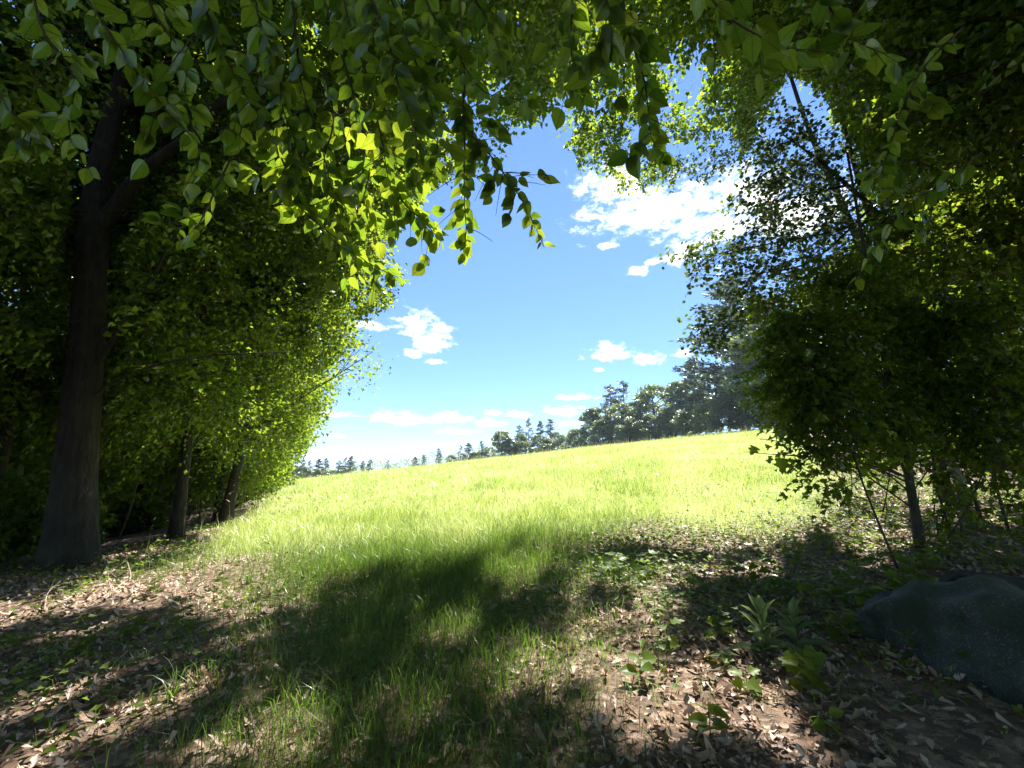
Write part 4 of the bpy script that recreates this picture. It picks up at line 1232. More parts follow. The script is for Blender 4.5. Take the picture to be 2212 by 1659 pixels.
# ------------------------------------------------------------------ overhanging branches with large leaves
def overhang():
    g = 'leafy branches hanging from above'
    BR = [  # label, photo path, depths, leaf size, spacing
        ('drooping leafy branch that hangs lowest and alone against the blue sky', [(985, -120), (1003, 160), (1000, 233), (1007, 277), (1057, 333), (1097, 387), (1130, 437), (1153, 483), (1176, 535)], 2.2, 2.35, .09, 50),
        ('short leafy branch hanging beside the lowest one, pale tip leaves over the sky', [(1000, 200), (1004, 280), (1003, 350), (1003, 433), (1007, 500), (1000, 550)], 2.25, 2.4, .09, 36),
        ('branch bending right, heart shaped dark leaves in a row over the sky gap', [(900, -90), (927, 17), (967, 77), (993, 127), (1050, 200), (1130, 215), (1230, 232)], 1.9, 2.3, .105, 30),
        ('long branch hanging straight down to a cluster of glowing yellow leaves', [(735, -90), (744, 7), (770, 97), (800, 187), (824, 300), (837, 377), (850, 433), (855, 530)], 1.9, 2.3, .10, 44),
        ('side twig with dark blue green leaves right of the glowing cluster', [(845, 400), (880, 447), (917, 480), (955, 525)], 2.3, 2.4, .09, 22),
        ('branch of brilliant yellow sunlit leaves reaching right below the dark canopy', [(560, 230), (616, 360), (633, 407), (657, 457), (733, 520), (800, 570), (860, 600)], 2.0, 2.35, .088, 46),
        ('dark branch in the upper left with large shaded leaves on both sides', [(420, -80), (446, 23), (466, 77), (500, 150), (540, 220), (590, 300)], 1.6, 1.9, .10, 30),
        ('thin branch left of the glowing ones with small half lit leaves at its end', [(500, 180), (520, 280), (470, 400), (420, 500), (385, 520)], 2.0, 2.2, .085, 24),
        ('branch hanging from the top between the upper left pair, leaves in deep shade', [(620, -90), (640, 77), (650, 177), (690, 300), (720, 420), (740, 470)], 1.8, 2.2, .10, 38),
        ('branch with large olive leaves hanging at the top, left of the right hand branch', [(1225, -120), (1236, 0), (1233, 80), (1240, 150), (1262, 215)], 1.7, 2.0, .105, 22),
        ('branch with big round olive leaves hanging right of the sky gap to before the cloud', [(1335, -110), (1347, 7), (1360, 77), (1390, 167), (1400, 233), (1408, 300), (1445, 350)], 1.7, 2.1, .105, 36),
        ('branch slanting right at the top with long pale green leaves before the bright sky', [(1500, -60), (1562, 27), (1638, 77), (1675, 97), (1728, 110), (1800, 120)], 1.6, 1.9, .115, 22),
        ('twig of yellow green leaves standing out from the dark canopy at the upper right', [(2080, 60), (2000, 140), (1950, 230), (1925, 310), (1900, 390)], 2.2, 2.5, .10, 26),
        ('lower right twig with curved pale leaves above the sapling', [(2120, 330), (2030, 400), (1960, 440), (1900, 520), (1840, 620)], 2.4, 2.7, .105, 24),
        ('shaded branch across the top left corner with large black green leaves', [(150, -60), (230, 60), (300, 160), (360, 240), (420, 300)], 1.7, 2.0, .105, 26),
        ('branch along the top edge in the middle, overlapping dark leaves', [(820, -60), (870, 60), (900, 140), (930, 230), (945, 320), (930, 390)], 1.9, 2.25, .095, 38),
        ('small twig at the top centre with leaves lit from behind', [(1010, -40), (1040, 20), (1090, 40), (1130, 60)], 1.8, 2.0, .095, 14),
        ('leaning twig with curled leaves at the left edge beside the trunk', [(-40, 150), (20, 230), (60, 280), (110, 330)], 1.8, 2.0, .10, 12),
        ('dark branch left of centre with leaves crowding over one another', [(680, -60), (740, 120), (770, 230), (800, 330), (790, 430), (810, 480)], 2.1, 2.4, .095, 38),
        ('heavy shaded branch across the upper left, broad leaves one over the other', [(540, -90), (560, 40), (600, 130), (610, 230), (640, 330), (600, 420)], 1.7, 2.1, .11, 36),
        ('branch of broad dark leaves in front of the fork of the big trunk', [(300, -90), (330, 20), (400, 130), (400, 220), (430, 330), (410, 420)], 1.8, 2.2, .105, 32),
        ('branch with big dim leaves between the upper left branches and the centre', [(760, -90), (830, 60), (860, 180), (900, 300), (890, 400)], 1.75, 2.1, .11, 34),
        ('short branch of half lit leaves above the brilliant yellow branch', [(700, 150), (720, 260), (700, 350), (720, 420), (680, 500)], 2.1, 2.4, .09, 26),
        ('dim branch near the left edge above the dark trunk', [(60, -90), (90, 60), (160, 170), (150, 280), (200, 380)], 1.8, 2.1, .105, 24),
        ('broad leaved branch filling the top between the two right hand branches', [(1290, -90), (1310, 0), (1320, 70), (1300, 140)], 1.5, 1.7, .11, 14),
        ('branch of long shaded leaves at the top right against the dark crown', [(1750, -80), (1800, 30), (1850, 90), (1930, 120)], 1.6, 1.9, .11, 18),
    ]
    for bi, (lab, path, d0, d1, ls, n) in enumerate(BR):
        n = int(n * 1.5)
        rng = np.random.default_rng(500 + bi)
        m = len(path)
        pts = [at(x, y, d0 + (d1 - d0) * i / (m - 1)) for i, (x, y) in enumerate(path)]
        P = smooth_path(pts, 40)
        root = thing('overhanging_branch', lab, 'branch', P[0], g)
        pl = parent_loc(root)
        b = MB(); b.tube(P, np.linspace(0.0065, 0.0018, 40), 6, rough=0.08, rng=rng)
        T = unit(np.gradient(P, axis=0))
        tws = []
        # side twigs carry some of the leaves
        for k in range(max(3, n // 6)):
            i = int(rng.integers(5, 34))
            sd = unit(np.cross(T[i], np.array((0, 1, 0)) + 0.4 * rng.standard_normal(3))) * (1 if k % 2 else -1)
            e = P[i] + sd * rng.uniform(.10, .26) + T[i] * rng.uniform(.06, .16) + np.array((0, 0, -.04))
            tp = smooth_path([P[i], (P[i] + e) / 2 + (0, 0, .01), e], 8)
            b.tube(tp, np.linspace(0.0028, 0.0012, 8), 4)
            tws.append(tp)
        ob('stem', b.mesh('stem', M['twig']), root)
        for k in range(n):
            if k % 3 == 2 and tws:
                tp = tws[k % len(tws)]; i = int(rng.integers(2, 8)); p = tp[i]; t = unit(tp[min(7, i + 1)] - tp[i - 1])
            else:
                f = 0.06 + 0.94 * (k + rng.uniform(-.3, .3)) / (n - 1)
                i = int(np.clip(f * 39, 0, 39)); p = P[i]; t = T[i]
            s = 1 if k % 2 else -1
            side = unit(np.cross(t, np.array((0, 1, 0)) + .3 * rng.standard_normal(3))) * s
            a = unit(side * rng.uniform(.35, .9) + t * .45 + np.array((0, 0, -1)) * rng.uniform(.2, .9) + .22 * rng.standard_normal(3))
            if k == n - 1: a = unit(t + .1 * rng.standard_normal(3))
            nn = np.array((0, .6, 0.8)) + .42 * rng.standard_normal(3)
            sz = ls * 1.22 * rng.uniform(.72, 1.12) * (1 - .3 * (k / n) ** 3)
            place_leaf(root, LEAVES[int(rng.integers(5))], p + a * 0.012 - pl, a, nn, sz)


overhang()


# ------------------------------------------------------------------ far trees
def pine_meshes(seed, h=12.0, spread=2.6, dens=1.0):
    rng = np.random.default_rng(seed)
    t = MB(); n = 14
    p = np.stack([0.1 * np.sin(np.linspace(0, 2, n)), 0.08 * np.cos(np.linspace(0, 3, n)), np.linspace(-0.3, h, n)], -1)
    t.tube(p, np.linspace(0.2, 0.03, n), 8)
    PP, AA, NN, LL = [], [], [], []
    z = h * 0.12
    while z < h * 0.97:
        f = z / h
        R_ = spread * (1 - f) ** 0.75 * rng.uniform(0.55, 1.2) + 0.25
        k = rng.integers(4, 7)
        for j in range(k):
            an = rng.uniform(0, 2 * np.pi)
            r = R_ * rng.uniform(0.6, 1.15)
            d = np.array((math.cos(an), math.sin(an), rng.uniform(0.0, 0.35)))
            e = np.array((0, 0, z)) + d * r
            t.tube(np.array([(0, 0, z), (np.array((0, 0, z)) + e) / 2 + (0, 0, -.05), e]), [0.04, 0.025, 0.01], 3, cap=False)
            m = int((10 + 16 * r) * dens)
            s = rng.uniform(0.25, 1, m)
            q = np.array((0, 0, z)) + d * (s * r)[:, None] + rng.standard_normal((m, 3)) * (0.16, 0.16, 0.07)
            PP.append(q); AA.append(unit(d + 0.8 * rng.standard_normal((m, 3)) + (0, 0, .35))); NN.append(unit(rng.standard_normal((m, 3)) + (0, 0, .7))); LL.append(rng.uniform(.25, .5, m))
        z += h * 0.042 * rng.uniform(0.7, 1.4)
    m = 30
    PP.append(np.stack([rng.normal(0, .06, m), rng.normal(0, .06, m), rng.uniform(h * .9, h, m)], -1)); AA.append(unit(rng.standard_normal((m, 3)) * .6 + (0, 0, 1))); NN.append(unit(rng.standard_normal((m, 3)))); LL.append(rng.uniform(.25, .4, m))
    V, a, b = leaves_np(np.vstack(PP), np.vstack(AA), np.vstack(NN), np.concatenate(LL), np.concatenate(LL) * .3)
    return t.mesh('trunk', M['bark_grey']), mesh_np('crown', V, [np.vstack([a, b])], M['needle'])


def broad_meshes(seed, h=9.0, rad=2.6):
    rng = np.random.default_rng(seed)
    t = MB(); n = 10
    p = np.stack([0.15 * np.sin(np.linspace(0, 2, n)), 0.1 * np.cos(np.linspace(0, 3, n)), np.linspace(-0.3, h * .85, n)], -1)
    t.tube(p, np.linspace(0.2, 0.04, n), 7)
    PP, AA, NN, LL = [], [], [], []
    for i in range(48):
        zf = rng.uniform(0.08, 1.0)
        rr = rad * math.sqrt(max(0.05, 1 - ((zf - 0.42) / 0.62) ** 2)) * rng.uniform(.45, .95)
        an = rng.uniform(0, 2 * np.pi)
        c = np.array((rr * math.cos(an), rr * math.sin(an), zf * h * .93))
        t.tube(np.array([(0, 0, max(.5, c[2] - 1.2)), (c[0] * .5, c[1] * .5, c[2] - .5), c]), [0.05, 0.03, 0.012], 3, cap=False)
        m = int(rng.integers(130, 210)); q = rng.uniform(.45, .95)
        PP.append(c + unit(rng.standard_normal((m, 3))) * (rng.uniform(.2, 1, (m, 1)) ** .5) * (q, q, q * .75))
        AA.append(unit(rng.standard_normal((m, 3)) + (0, 0, -.2))); NN.append(unit(.8 * rng.standard_normal((m, 3)) + (0, 0, .8))); LL.append(rng.uniform(.16, .32, m))
    V, a, b = leaves_np(np.vstack(PP), np.vstack(AA), np.vstack(NN), np.concatenate(LL), np.concatenate(LL) * .85)
    return t.mesh('trunk', M['bark_grey']), mesh_np('crown', V, [np.vstack([a, b])], M['far_leaf'])


def far_hedge():
    rng = np.random.default_rng(45)
    n = 9000
    q = rng.uniform(600, 1090, n)
    P = np.array([at(x, 1030 - .13 * (x - 620) - 4 - 9 * (math.sin(x * .11) + math.sin(x * .047 + 2)) * .5, 200) for x in q])
    z = height(P[:, 0], P[:, 1])
    P[:, 2] = z + (P[:, 2] + .2 - z) * rng.uniform(0, 1, n) ** .6
    P[:, 1] += rng.uniform(-4, 4, n)
    A = unit(rng.standard_normal((n, 3))); N = unit(rng.standard_normal((n, 3)) + (0, 0, .8)); L = rng.uniform(.3, .7, n)
    V, a, b = leaves_np(P, A, N, L, L * .8)
    o = ob('far_thicket', mesh_np('far_thicket', V, [np.vstack([a, b])], M['far_leaf']), kind='stuff')
    o['label'] = 'low grey green thicket running along the far edge of the field'; o['category'] = 'thicket'
    return o


def far_trees():
    rng = np.random.default_rng(321)
    pines = [pine_meshes(1, spread=3.2, dens=1.3), pine_meshes(2, spread=2.7, dens=1.2), pine_meshes(3, spread=3.6, dens=1.3), pine_meshes(4, spread=3.0, dens=.9)]
    broads = [broad_meshes(11), broad_meshes(12, rad=2.9), broad_meshes(13, rad=2.3)]
    cnt = {'p': 0, 'b': 0}

    def put(kind, x, ytop, Y, label, wide=1.0, group=None):
        Y = Y * 1.6
        top = at(x, ytop, Y)
        z = gz(top[0], Y)
        h = top[2] - z
        if kind == 'p':
            me = pines[cnt['p'] % 4]; hs, nm, ct = h / 12.0, 'pine_tree', 'pine tree'
        else:
            me = broads[cnt['b'] % 3]; hs, nm, ct = h / 9.0, 'broadleaf_tree', 'tree'
        cnt[kind] += 1
        o = thing(nm, label, ct, (top[0], Y, z), group)
        o.rotation_euler.z = rng.uniform(0, 6.28)
        w = wide * 1.3 * hs
        o.scale = (w, w, hs)
        for k, m_ in zip(('trunk', 'crown'), me):
            c = ob(k, m_, o, world=False)
            if k == 'crown': c['kind'] = 'stuff'

    g = 'trees along the hilltop on the right'
    put('p', 1575, 600, 50, 'tall dark pine behind the dangling aspen leaves, tallest on the hilltop', 1.25, g)
    put('p', 1625, 640, 44, 'dense dark conifer beside the sapling crown, right end of the hilltop trees', 1.3, g)
    put('b', 1665, 690, 41, 'dark broad tree partly behind the sapling crown on the hilltop', 1.1, g)
    put('p', 1497, 770, 58, 'slim grey pine with bare lower trunk on the hilltop, left of the tall dark pine', .85, g)
    put('b', 1545, 800, 54, 'low rounded tree under the tall dark pine on the hilltop', 1.0, g)
    put('b', 1465, 820, 60, 'pale crowned tree left of the slim grey pine', 1.1, g)
    put('b', 1410, 830, 66, 'wide grey green tree in the middle of the hilltop wood, right of the twin pines', 1.25, g)
    put('p', 1345, 822, 70, 'taller of the twin spiky pines rising above the hilltop wood', .95, g)
    put('p', 1318, 832, 72, 'shorter left one of the twin spiky pines above the hilltop wood', .95, g)
    put('b', 1340, 870, 66, 'rounded tree directly below the twin spiky pines', 1.1, g)
    put('b', 1280, 878, 72, 'leftmost rounded tree of the high hilltop wood', 1.1, g)
    put('b', 1375, 880, 63, 'low bushy tree right of the twin pines at the grass edge', 1.0, g)
    put('b', 1440, 880, 58, 'low dark bush under the pale crowned tree', .9, g)
    put('b', 1600, 820, 46, 'low leafy tree below the dense dark conifer', 1.0, g)
    put('b', 1235, 925, 82, 'low shrubby tree between the two hilltop groups', .9, g)
    put('b', 1200, 932, 86, 'small shrub right of the pointed pair in the left hilltop group', .8, g)
    put('p', 1188, 905, 84, 'broad pointed conifer at the right of the left hilltop group', .9, g)
    put('p', 1167, 908, 86, 'thin pointed conifer beside the broad one in the left hilltop group', .7, g)
    put('p', 1142, 903, 84, 'wispy tall pine in the middle of the left hilltop group', .8, g)
    put('p', 1122, 918, 86, 'wispy shorter pine left of the tall one in the left hilltop group', .8, g)
    put('b', 1085, 928, 80, 'round topped tree at the left end of the left hilltop group', 1.0, g)
    put('b', 1125, 935, 80, 'rounded bush below the wispy pines of the left hilltop group', .9, g)
    put('b', 1160, 938, 80, 'rounded bush below the thin pointed conifer', .9, g)
    for (x, yt, Y, tx, w) in ((1300, 905, 66, 'low bush in front of the leftmost rounded tree of the high wood', 1.3), (1355, 900, 62, 'low bush in front of the twin pines', 1.3), (1405, 893, 60, 'low bush below the wide grey green tree', 1.3), (1480, 885, 54, 'low bush at the foot of the slim grey pine', 1.3), (1520, 870, 50, 'low bush between the slim pine and the tall dark pine', 1.3),
                              (1570, 850, 46, 'bush at the foot of the tall dark pine', 1.3), (1640, 840, 42, 'bush under the dense dark conifer at the grass edge', 1.3), (1250, 925, 74, 'low bush in the gap left of the high hilltop wood', 1.4), (1215, 938, 80, 'small bush in the gap between the hilltop groups', 1.3), (1100, 950, 80, 'low bush under the round topped tree', 1.3), (1180, 945, 80, 'low bush under the broad pointed conifer', 1.3)):
        put('b', x, yt, Y, tx, w, g)
    g2 = 'small far conifers along the skyline'
    far = [(1040, 962), (1012, 966), (995, 972), (948, 978), (915, 992), (897, 996), (838, 1003), (800, 1002), (785, 1005), (760, 994), (748, 997), (733, 1004), (705, 998), (690, 1000), (670, 1004), (655, 1002)]
    texts = ['small far conifer next to the left hilltop group', 'second small conifer left of the hilltop group', 'tiny conifer near the crest, right of the lone one', 'lone crooked conifer standing clear on the skyline',
             'far conifer in the loose pair on the skyline, right one', 'far conifer in the loose pair on the skyline, left one', 'far conifer under the small flat cloud', 'far pointed conifer right of the dense trio',
             'narrow far conifer right of the dense trio', 'tallest far conifer of the dense trio', 'middle far conifer of the dense trio', 'left far conifer of the dense trio', 'far conifer above the grey green bushes', 'slender far conifer above the grey green bushes',
             'far conifer close to the left treeline', 'far conifer half hidden by the left treeline']
    for (x, yt), tx in zip(far, texts):
        put('p', x, yt - 10, 78 + (1040 - x) * 0.03, tx, rng.uniform(.8, 1.1), g2)
    g3 = 'far rounded bushes along the skyline'
    o = far_hedge()
    for (x, yt), tx in zip(((1055, 968), (1025, 978), (975, 985), (720, 1018), (690, 1014), (655, 1010), (635, 1008)),
                           ('far bush touching the left hilltop group', 'low far bush below the second small conifer', 'low far bush near the lone crooked conifer', 'far grey green bush left of the dense trio', 'grey green bush in the far corner of the field', 'bush beside the last maple of the left treeline', 'bush at the foot of the left treeline in the far corner'  )):
        put('b', x, yt - 3, 76 + (1040 - x) * 0.03, tx, 1.3, g3)


far_trees()


# ------------------------------------------------------------------ boulders
def boulder(name, label, c, rad, seed, mat):
    rng = np.random.default_rng(seed)
    import bmesh
    bm = bmesh.new()
    bmesh.ops.create_icosphere(bm, subdivisions=5, radius=1.0)
    V = np.array([v.co[:] for v in bm.verts])
    pl = [(unit(rng.standard_normal(3)), rng.uniform(.62, .93)) for _ in range(18)]
    for n_, d in pl:
        s = V @ n_
        over = np.clip(s - d, 0, None)
        V = V - n_ * (over * 0.93)[:, None]
    for k in range(5):
        w = rng.standard_normal(3) * (2 + k * 2.2); ph = rng.uniform(0, 6)
        V = V * (1 + 0.05 / (1 + k) * np.sin(V @ w + ph))[:, None]
    from mathutils import noise
    rad = np.asarray(rad)
    for v, q in zip(bm.verts, V):
        nz = noise.fractal(Vector(q * 2.1 + seed), 0.9, 2.1, 6)
        nz2 = noise.noise(Vector(q * 9.0 + seed * 2))
        v.co = q * (1 + 0.15 * nz + 0.014 * nz2) * rad
    for f in bm.faces: f.smooth = True
    me = bpy.data.meshes.new(name); bm.to_mesh(me); bm.free()
    me.materials.append(M[mat])
    o = ob(name, me, loc=tuple(float(q) for q in c))
    o['label'] = label; o['category'] = 'boulder'
    return o


boulder('boulder', 'large mossy grey boulder in deep shade at the lower right', at(2250, 1530, 3.2), (1.3, .95, .82), 3, 'rock')
p = on_ground(2170, 1350)
boulder('boulder', 'boulder coloured black for deep shade, behind the mossy one', (p[0] + .42, p[1] + .4, p[2] + .0), (.42, .36, .33), 8, 'rock_shaded')


# ------------------------------------------------------------------ plants on the woodland floor
def seedling(name, label, px, py, h, leaves, kind, ls, seed, group=None, cat='plant', lean=(0, 0)):
    rng = np.random.default_rng(seed)
    p0 = on_ground(px, py)
    root = thing(name, label, cat, p0, group)
    b = MB()
    pts = np.array([(0, 0, -.02), (lean[0] * .4, lean[1] * .4, h * .5), (lean[0], lean[1], h)])
    P = smooth_path(pts, 8); b.tube(P, np.linspace(.004, .0018, 8), 5)
    ob('stem', b.mesh('stem', M['herb']), root, world=False)
    for k in range(leaves):
        an = k * 2.4 + rng.uniform(-.4, .4)
        i = int(np.clip(7 - k * 5 / max(1, leaves), 1, 7))
        a = np.array((math.cos(an), math.sin(an), rng.uniform(-.25, .35)))
        place_leaf(root, kind[int(rng.integers(len(kind)))], P[i] + a * ls * .2, a, np.array((0, -.25, 1.0)) + .25 * rng.standard_normal(3), ls * rng.uniform(.75, 1.15))


def plants():
    g = 'seedlings on the woodland floor'
    seedling('tree_seedling', 'thin seedling with a few round yellow lit leaves standing in the litter', 1440, 1430, .26, 7, HERBM, .10, 1, g, 'seedling', (.03, 0))
    seedling('tree_seedling', 'small seedling behind the round leaved one, bright leaves at its top', 1415, 1330, .22, 5, HERBS, .08, 2, g, 'seedling')
    seedling('tree_seedling', 'green seedling with pointed leaves in the shade at the bottom right', 1535, 1590, .13, 9, HERBS, .10, 3, g, 'seedling')
    seedling('tree_seedling', 'broad leaved seedling in the sunlit litter left of the mullein', 1385, 1475, .14, 6, HERBS, .12, 4, g, 'seedling')
    seedling('tree_seedling', 'seedling with lobed leaves just behind the taller mullein', 1555, 1375, .16, 7, HERBM, .10, 5, g, 'seedling')
    seedling('tree_seedling', 'seedling with one bright lobed leaf beside the mullein foot', 1560, 1440, .09, 4, HERBM, .12, 6, g, 'seedling')
    seedling('tree_seedling', 'shaded seedling below the taller mullein', 1615, 1500, .12, 6, HERBM, .11, 7, g, 'seedling')
    seedling('tree_seedling', 'low seedling in dark shade at the bottom, left of the boulder', 1790, 1590, .10, 7, HERBS, .09, 8, g, 'seedling')
    gm = 'maple seedlings in the sunlit patch'
    rng = np.random.default_rng(4)
    for i, (x, y) in enumerate(((1300, 1265), (1335, 1250), (1360, 1280), (1390, 1255), (1330, 1235), (1400, 1230))):
        seedling('maple_seedling', ('yellow green maple seedling at the front left of the bright patch', 'maple seedling second from the left in the bright patch', 'maple seedling at the front of the bright patch, fully lit', 'maple seedling on the right of the bright patch',
                                    'maple seedling at the back of the bright patch', 'maple seedling at the back right of the bright patch by the shade')[i], x, y, rng.uniform(.16, .26), 8, HERBM, .13, 40 + i, gm, 'seedling')
    gr = 'lobed seedlings below the sapling'
    for i, (x, y, t) in enumerate(((1830, 1300, 'lobed green seedling among the litter left of the black boulder'), (1900, 1250, 'seedling at the foot of the maple sapling, left side'), (1960, 1330, 'leafy seedling in front of the black boulder'),
                                   (2000, 1270, 'dark leafy seedling between sapling and black boulder'), (1760, 1330, 'seedling in shade between mullein and sapling'), (1880, 1350, 'low seedling beside the mossy boulder top'), (2060, 1180, 'leafy seedling above the black boulder'),
                                   (1640, 1270, 'seedling at the edge of the bright litter band on the right'), (1720, 1240, 'seedling in the middle of the right litter band'))):
        seedling('tree_seedling', t, x, y, rng.uniform(.2, .38), 11, HERBM, .13, 60 + i, gr, 'seedling')
    rg = np.random.default_rng(91)
    for i, (x, y, t) in enumerate(((1850, 1210, 'low bushy seedling left of the maple sapling foot'), (1930, 1165, 'seedling behind the foot of the maple sapling'), (2030, 1225, 'tall leafy seedling in front of the black boulder top'), (2090, 1145, 'leafy seedling behind the black boulder'), (1780, 1190, 'seedling at the shaded end of the right litter band'),
                                   (1690, 1300, 'small bush like seedling in the shade left of the long dark stick'), (1820, 1390, 'seedling right of the shorter mullein'), (1985, 1300, 'big leaved seedling left of the black boulder'), (1740, 1500, 'dim seedling before the mossy boulder'), (1590, 1260, 'seedling at the left end of the right litter band'), (1510, 1290, 'seedling in the shade behind the round leaved one'))):
        seedling('tree_seedling', t, x, y, rg.uniform(.18, .42), 13, HERBM, .12, 160 + i, gr, 'seedling')
    gl = 'low seedlings on the left litter'
    for i, (x, y, t) in enumerate(((280, 1380, 'low green seedling on the left litter in shade'), (390, 1375, 'leafy seedling right of the first on the left litter'), (330, 1290, 'seedling behind the dead branch on the left'), (170, 1420, 'dim seedling near the left edge of the litter'), (480, 1270, 'seedling at the end of the sunlit strip on the left'))):
        seedling('tree_seedling', t, x, y, rng.uniform(.12, .25), 9, HERBM, .10, 90 + i, gl, 'seedling')
    # mulleins
    for j, (x, y, h, n, t) in enumerate(((1652, 1425, .40, 13, 'taller pale mullein with upright woolly leaves in half sun'), (1722, 1420, .34, 11, 'shorter shaded mullein right of the sunlit one'))):
        rng = np.random.default_rng(700 + j)
        p0 = on_ground(x, y)
        root = thing('mullein_plant', t, 'plant', p0, 'mullein plants')
        b = MB(); b.tube(np.array([(0, 0, -.02), (0, .01, h * .4), (.01, 0, h * .8)]), [.014, .012, .006], 7)
        ob('stem', b.mesh('stem', M['mullein']), root, world=False)
        for k in range(n):
            f = k / (n - 1); an = k * 2.4 + .5
            a = np.array((math.cos(an) * (1.1 - f * .75), math.sin(an) * (1.1 - f * .75), .35 + f * 1.2))
            place_leaf(root, MULL[k % 2], np.array((0, 0, .02 + f * h * .72)), a, np.array((-math.cos(an) * .8, -math.sin(an) * .8, .9)), .27 * (1 - .35 * f) * rng.uniform(.85, 1.1))

    # pale arching grass tufts
    for j, (x, y, n, t) in enumerate(((372, 1512, 16, 'tuft of pale arching grass blades catching the sun on the left litter'), (1085, 1490, 9, 'small tuft of bright blades at the edge of the litter near the middle'), (535, 1265, 40, 'upright grass tuft at the end of the leafy trail'), (2160 * .5 + 130, 1265, 22, 'grass tuft lit at the near edge of the meadow'))):
        rng = np.random.default_rng(800 + j)
        p0 = on_ground(x, y)
        root = thing('grass_tuft', t, 'grass', p0, 'grass tufts')
        for k in range(n):
            an = rng.uniform(0, 6.28); L_ = rng.uniform(.14, .36)
            d = np.array((math.cos(an), math.sin(an), 0)); r_ = rng.uniform(.2, 1)
            s = np.linspace(0, 1, 6)[:, None]
            mid = s * L_ * (np.array((0, 0, 1)) + d * .3 * r_) + d * L_ * .8 * r_ * s ** 2.4 - np.array((0, 0, 1)) * L_ * .75 * r_ * s ** 3
            mid = mid + np.array((rng.normal(0, .015), rng.normal(0, .015), 0))
            w = np.cross(d, (0, 0, 1)) * .0045 * (1 - s ** 2 * .95)
            V = np.vstack([mid - w, mid + w])
            q = [(i, i + 1, i + 7, i + 6) for i in range(5)]
            ob('grass_blade', mesh_np('grass_blade', V, [np.array(q)], M['grass']), root, world=False)


plants()


def ground_cover():
    rng = np.random.default_rng(606)
    n = 60000
    y = rng.uniform(2.3, 13, n); x = rng.uniform(-9, 10, n)
    f = 0.5 + 0.5 * np.sin(1.15 * x + 0.5 * np.sin(1.3 * y)) * np.sin(1.05 * y + 0.7 * x + 1.0)
    right = sm(x, 0.3, 2.0) * sm(y, 3.0, 4.2)
    left = sm(-x, 1.6, 3.0) * 0.8
    low = sm(x, .6, 1.6) * sm(y, 2.2, 3.0) * .55
    p = np.clip(low * f + (1.15 * right * (0.7 + .5 * sm(y, 4, 6)) + 0.6 * left) * f ** 1.2 * 1.3, 0, 1) * (1 - .8 * meadow_mask(x, y))
    k = (rng.uniform(size=n) < p) & (np.abs(x) < 1.5 + 1.25 * y)
    x, y = x[k], y[k]; m = len(x)
    P = np.stack([x, y, height(x, y) + .03 + rng.uniform(0, 1, m) ** 2 * .18], -1)
    an = rng.uniform(0, 6.28, m)
    A = np.stack([np.cos(an), np.sin(an), rng.normal(0, .25, m)], -1); N = unit(np.array((0, -.15, 1.0)) + .3 * rng.standard_normal((m, 3)))
    L = rng.uniform(.035, .085, m)
    V, a, b = leaves_np(P, A, N, L, L * .95, .15, 'tri3')
    o = ob('ground_cover', mesh_np('ground_cover', V, [a], M['herb']), kind='stuff')
    o['label'] = 'low leafy ground cover growing through the fallen leaves'; o['category'] = 'ground cover'


ground_cover()


# ------------------------------------------------------------------ dead wood on the ground
def stick(name, label, pts, r0, r1, forks=(), seed=0, group=None, mat='deadwood', cat='stick'):
    rng = np.random.default_rng(seed)
    P = [on_ground(x, y) + np.array((0, 0, dz)) for (x, y, dz) in pts]
    root = thing(name, label, cat, P[0], group)
    b = MB(); b.tube(smooth_path(P, 16), np.linspace(r0, r1, 16), 7, rough=.12, rng=rng)
    ob('stick_body' if forks else 'wood', b.mesh('wood', M[mat]), root)
    for f in forks:
        Q = [on_ground(x, y) + np.array((0, 0, dz)) for (x, y, dz) in f]
        b = MB(); b.tube(smooth_path(Q, 10), np.linspace(r1 * 1.2, r1 * .4, 10), 5, rough=.12, rng=rng)
        ob('side_twig', b.mesh('side_twig', M[mat]), root)
    return root


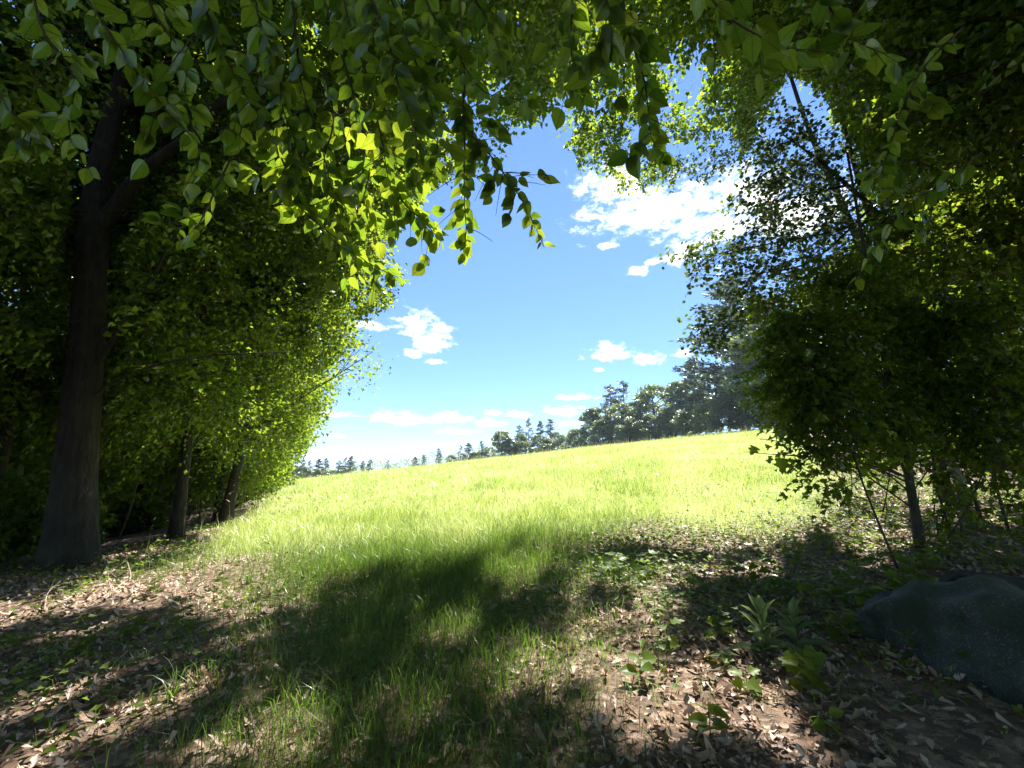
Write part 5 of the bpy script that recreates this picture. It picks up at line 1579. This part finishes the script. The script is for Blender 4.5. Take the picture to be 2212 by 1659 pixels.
gs = 'fallen sticks on the litter'
stick('fallen_branch', 'pale dead branch with upturned twigs lying in the sunlit strip on the left', [(225, 1300, .03), (262, 1270, .06), (280, 1262, .10), (265, 1240, .28)], .014, .006,
      [[(262, 1270, .06), (240, 1265, .15), (222, 1262, .2)], [(275, 1264, .1), (290, 1270, .05), (305, 1282, .02)], [(240, 1285, .05), (232, 1275, .12), (228, 1270, .22)]], 1, gs)
stick('fallen_branch', 'thin upturned dead twig at the left end of the sunlit strip', [(95, 1325, .02), (100, 1300, .1), (125, 1290, .2)], .008, .003, [[(100, 1300, .1), (108, 1296, .2), (112, 1294, .25)]], 2, gs)
stick('fallen_branch', 'dark curved stick on the sunlit litter at the bottom left', [(480, 1525, .03), (505, 1535, .04), (535, 1548, .04), (545, 1580, .03), (552, 1605, .03)], .012, .005, [[(535, 1548, .04), (540, 1530, .06), (548, 1520, .05)]], 3, gs, 'twig')
stick('fallen_branch', 'short pale stick lying beside the litter near the middle', [(1160, 1516, .03), (1175, 1490, .05)], .008, .006, (), 4, gs)
stick('fallen_branch', 'long dark stick lying across the shade below the sapling', [(1690, 1345, .05), (1780, 1335, .06), (1850, 1325, .06), (1920, 1315, .08)], .014, .006, [[(1850, 1325, .06), (1870, 1300, .2), (1920, 1280, .35), (1960, 1275, .4)]], 5, gs, 'twig')



# ------------------------------------------------------------------ haze
def haze(density):
    m, nt = new_mat('haze')
    out = nt.nodes.new('ShaderNodeOutputMaterial')
    v = nt.nodes.new('ShaderNodeVolumePrincipled')
    v.inputs['Color'].default_value = (0.72, 0.88, 1.0, 1)
    v.inputs['Density'].default_value = density
    v.inputs['Anisotropy'].default_value = 0.3
    ln(nt, v.outputs[0], out.inputs['Volume'])
    b = MB()
    x, y0, y1, lo, hi = 424, -64, 640, -40.0, 46.0
    b.add([(-x, y0, lo), (x, y0, lo), (x, y1, lo), (-x, y1, lo), (-x, y0, hi), (x, y0, hi), (x, y1, hi), (-x, y1, hi)],
          [(0, 3, 2, 1), (4, 5, 6, 7), (0, 1, 5, 4), (1, 2, 6, 5), (2, 3, 7, 6), (3, 0, 4, 7)])
    ob('haze', b.mesh('haze', m), kind='stuff')


haze(0.00025)
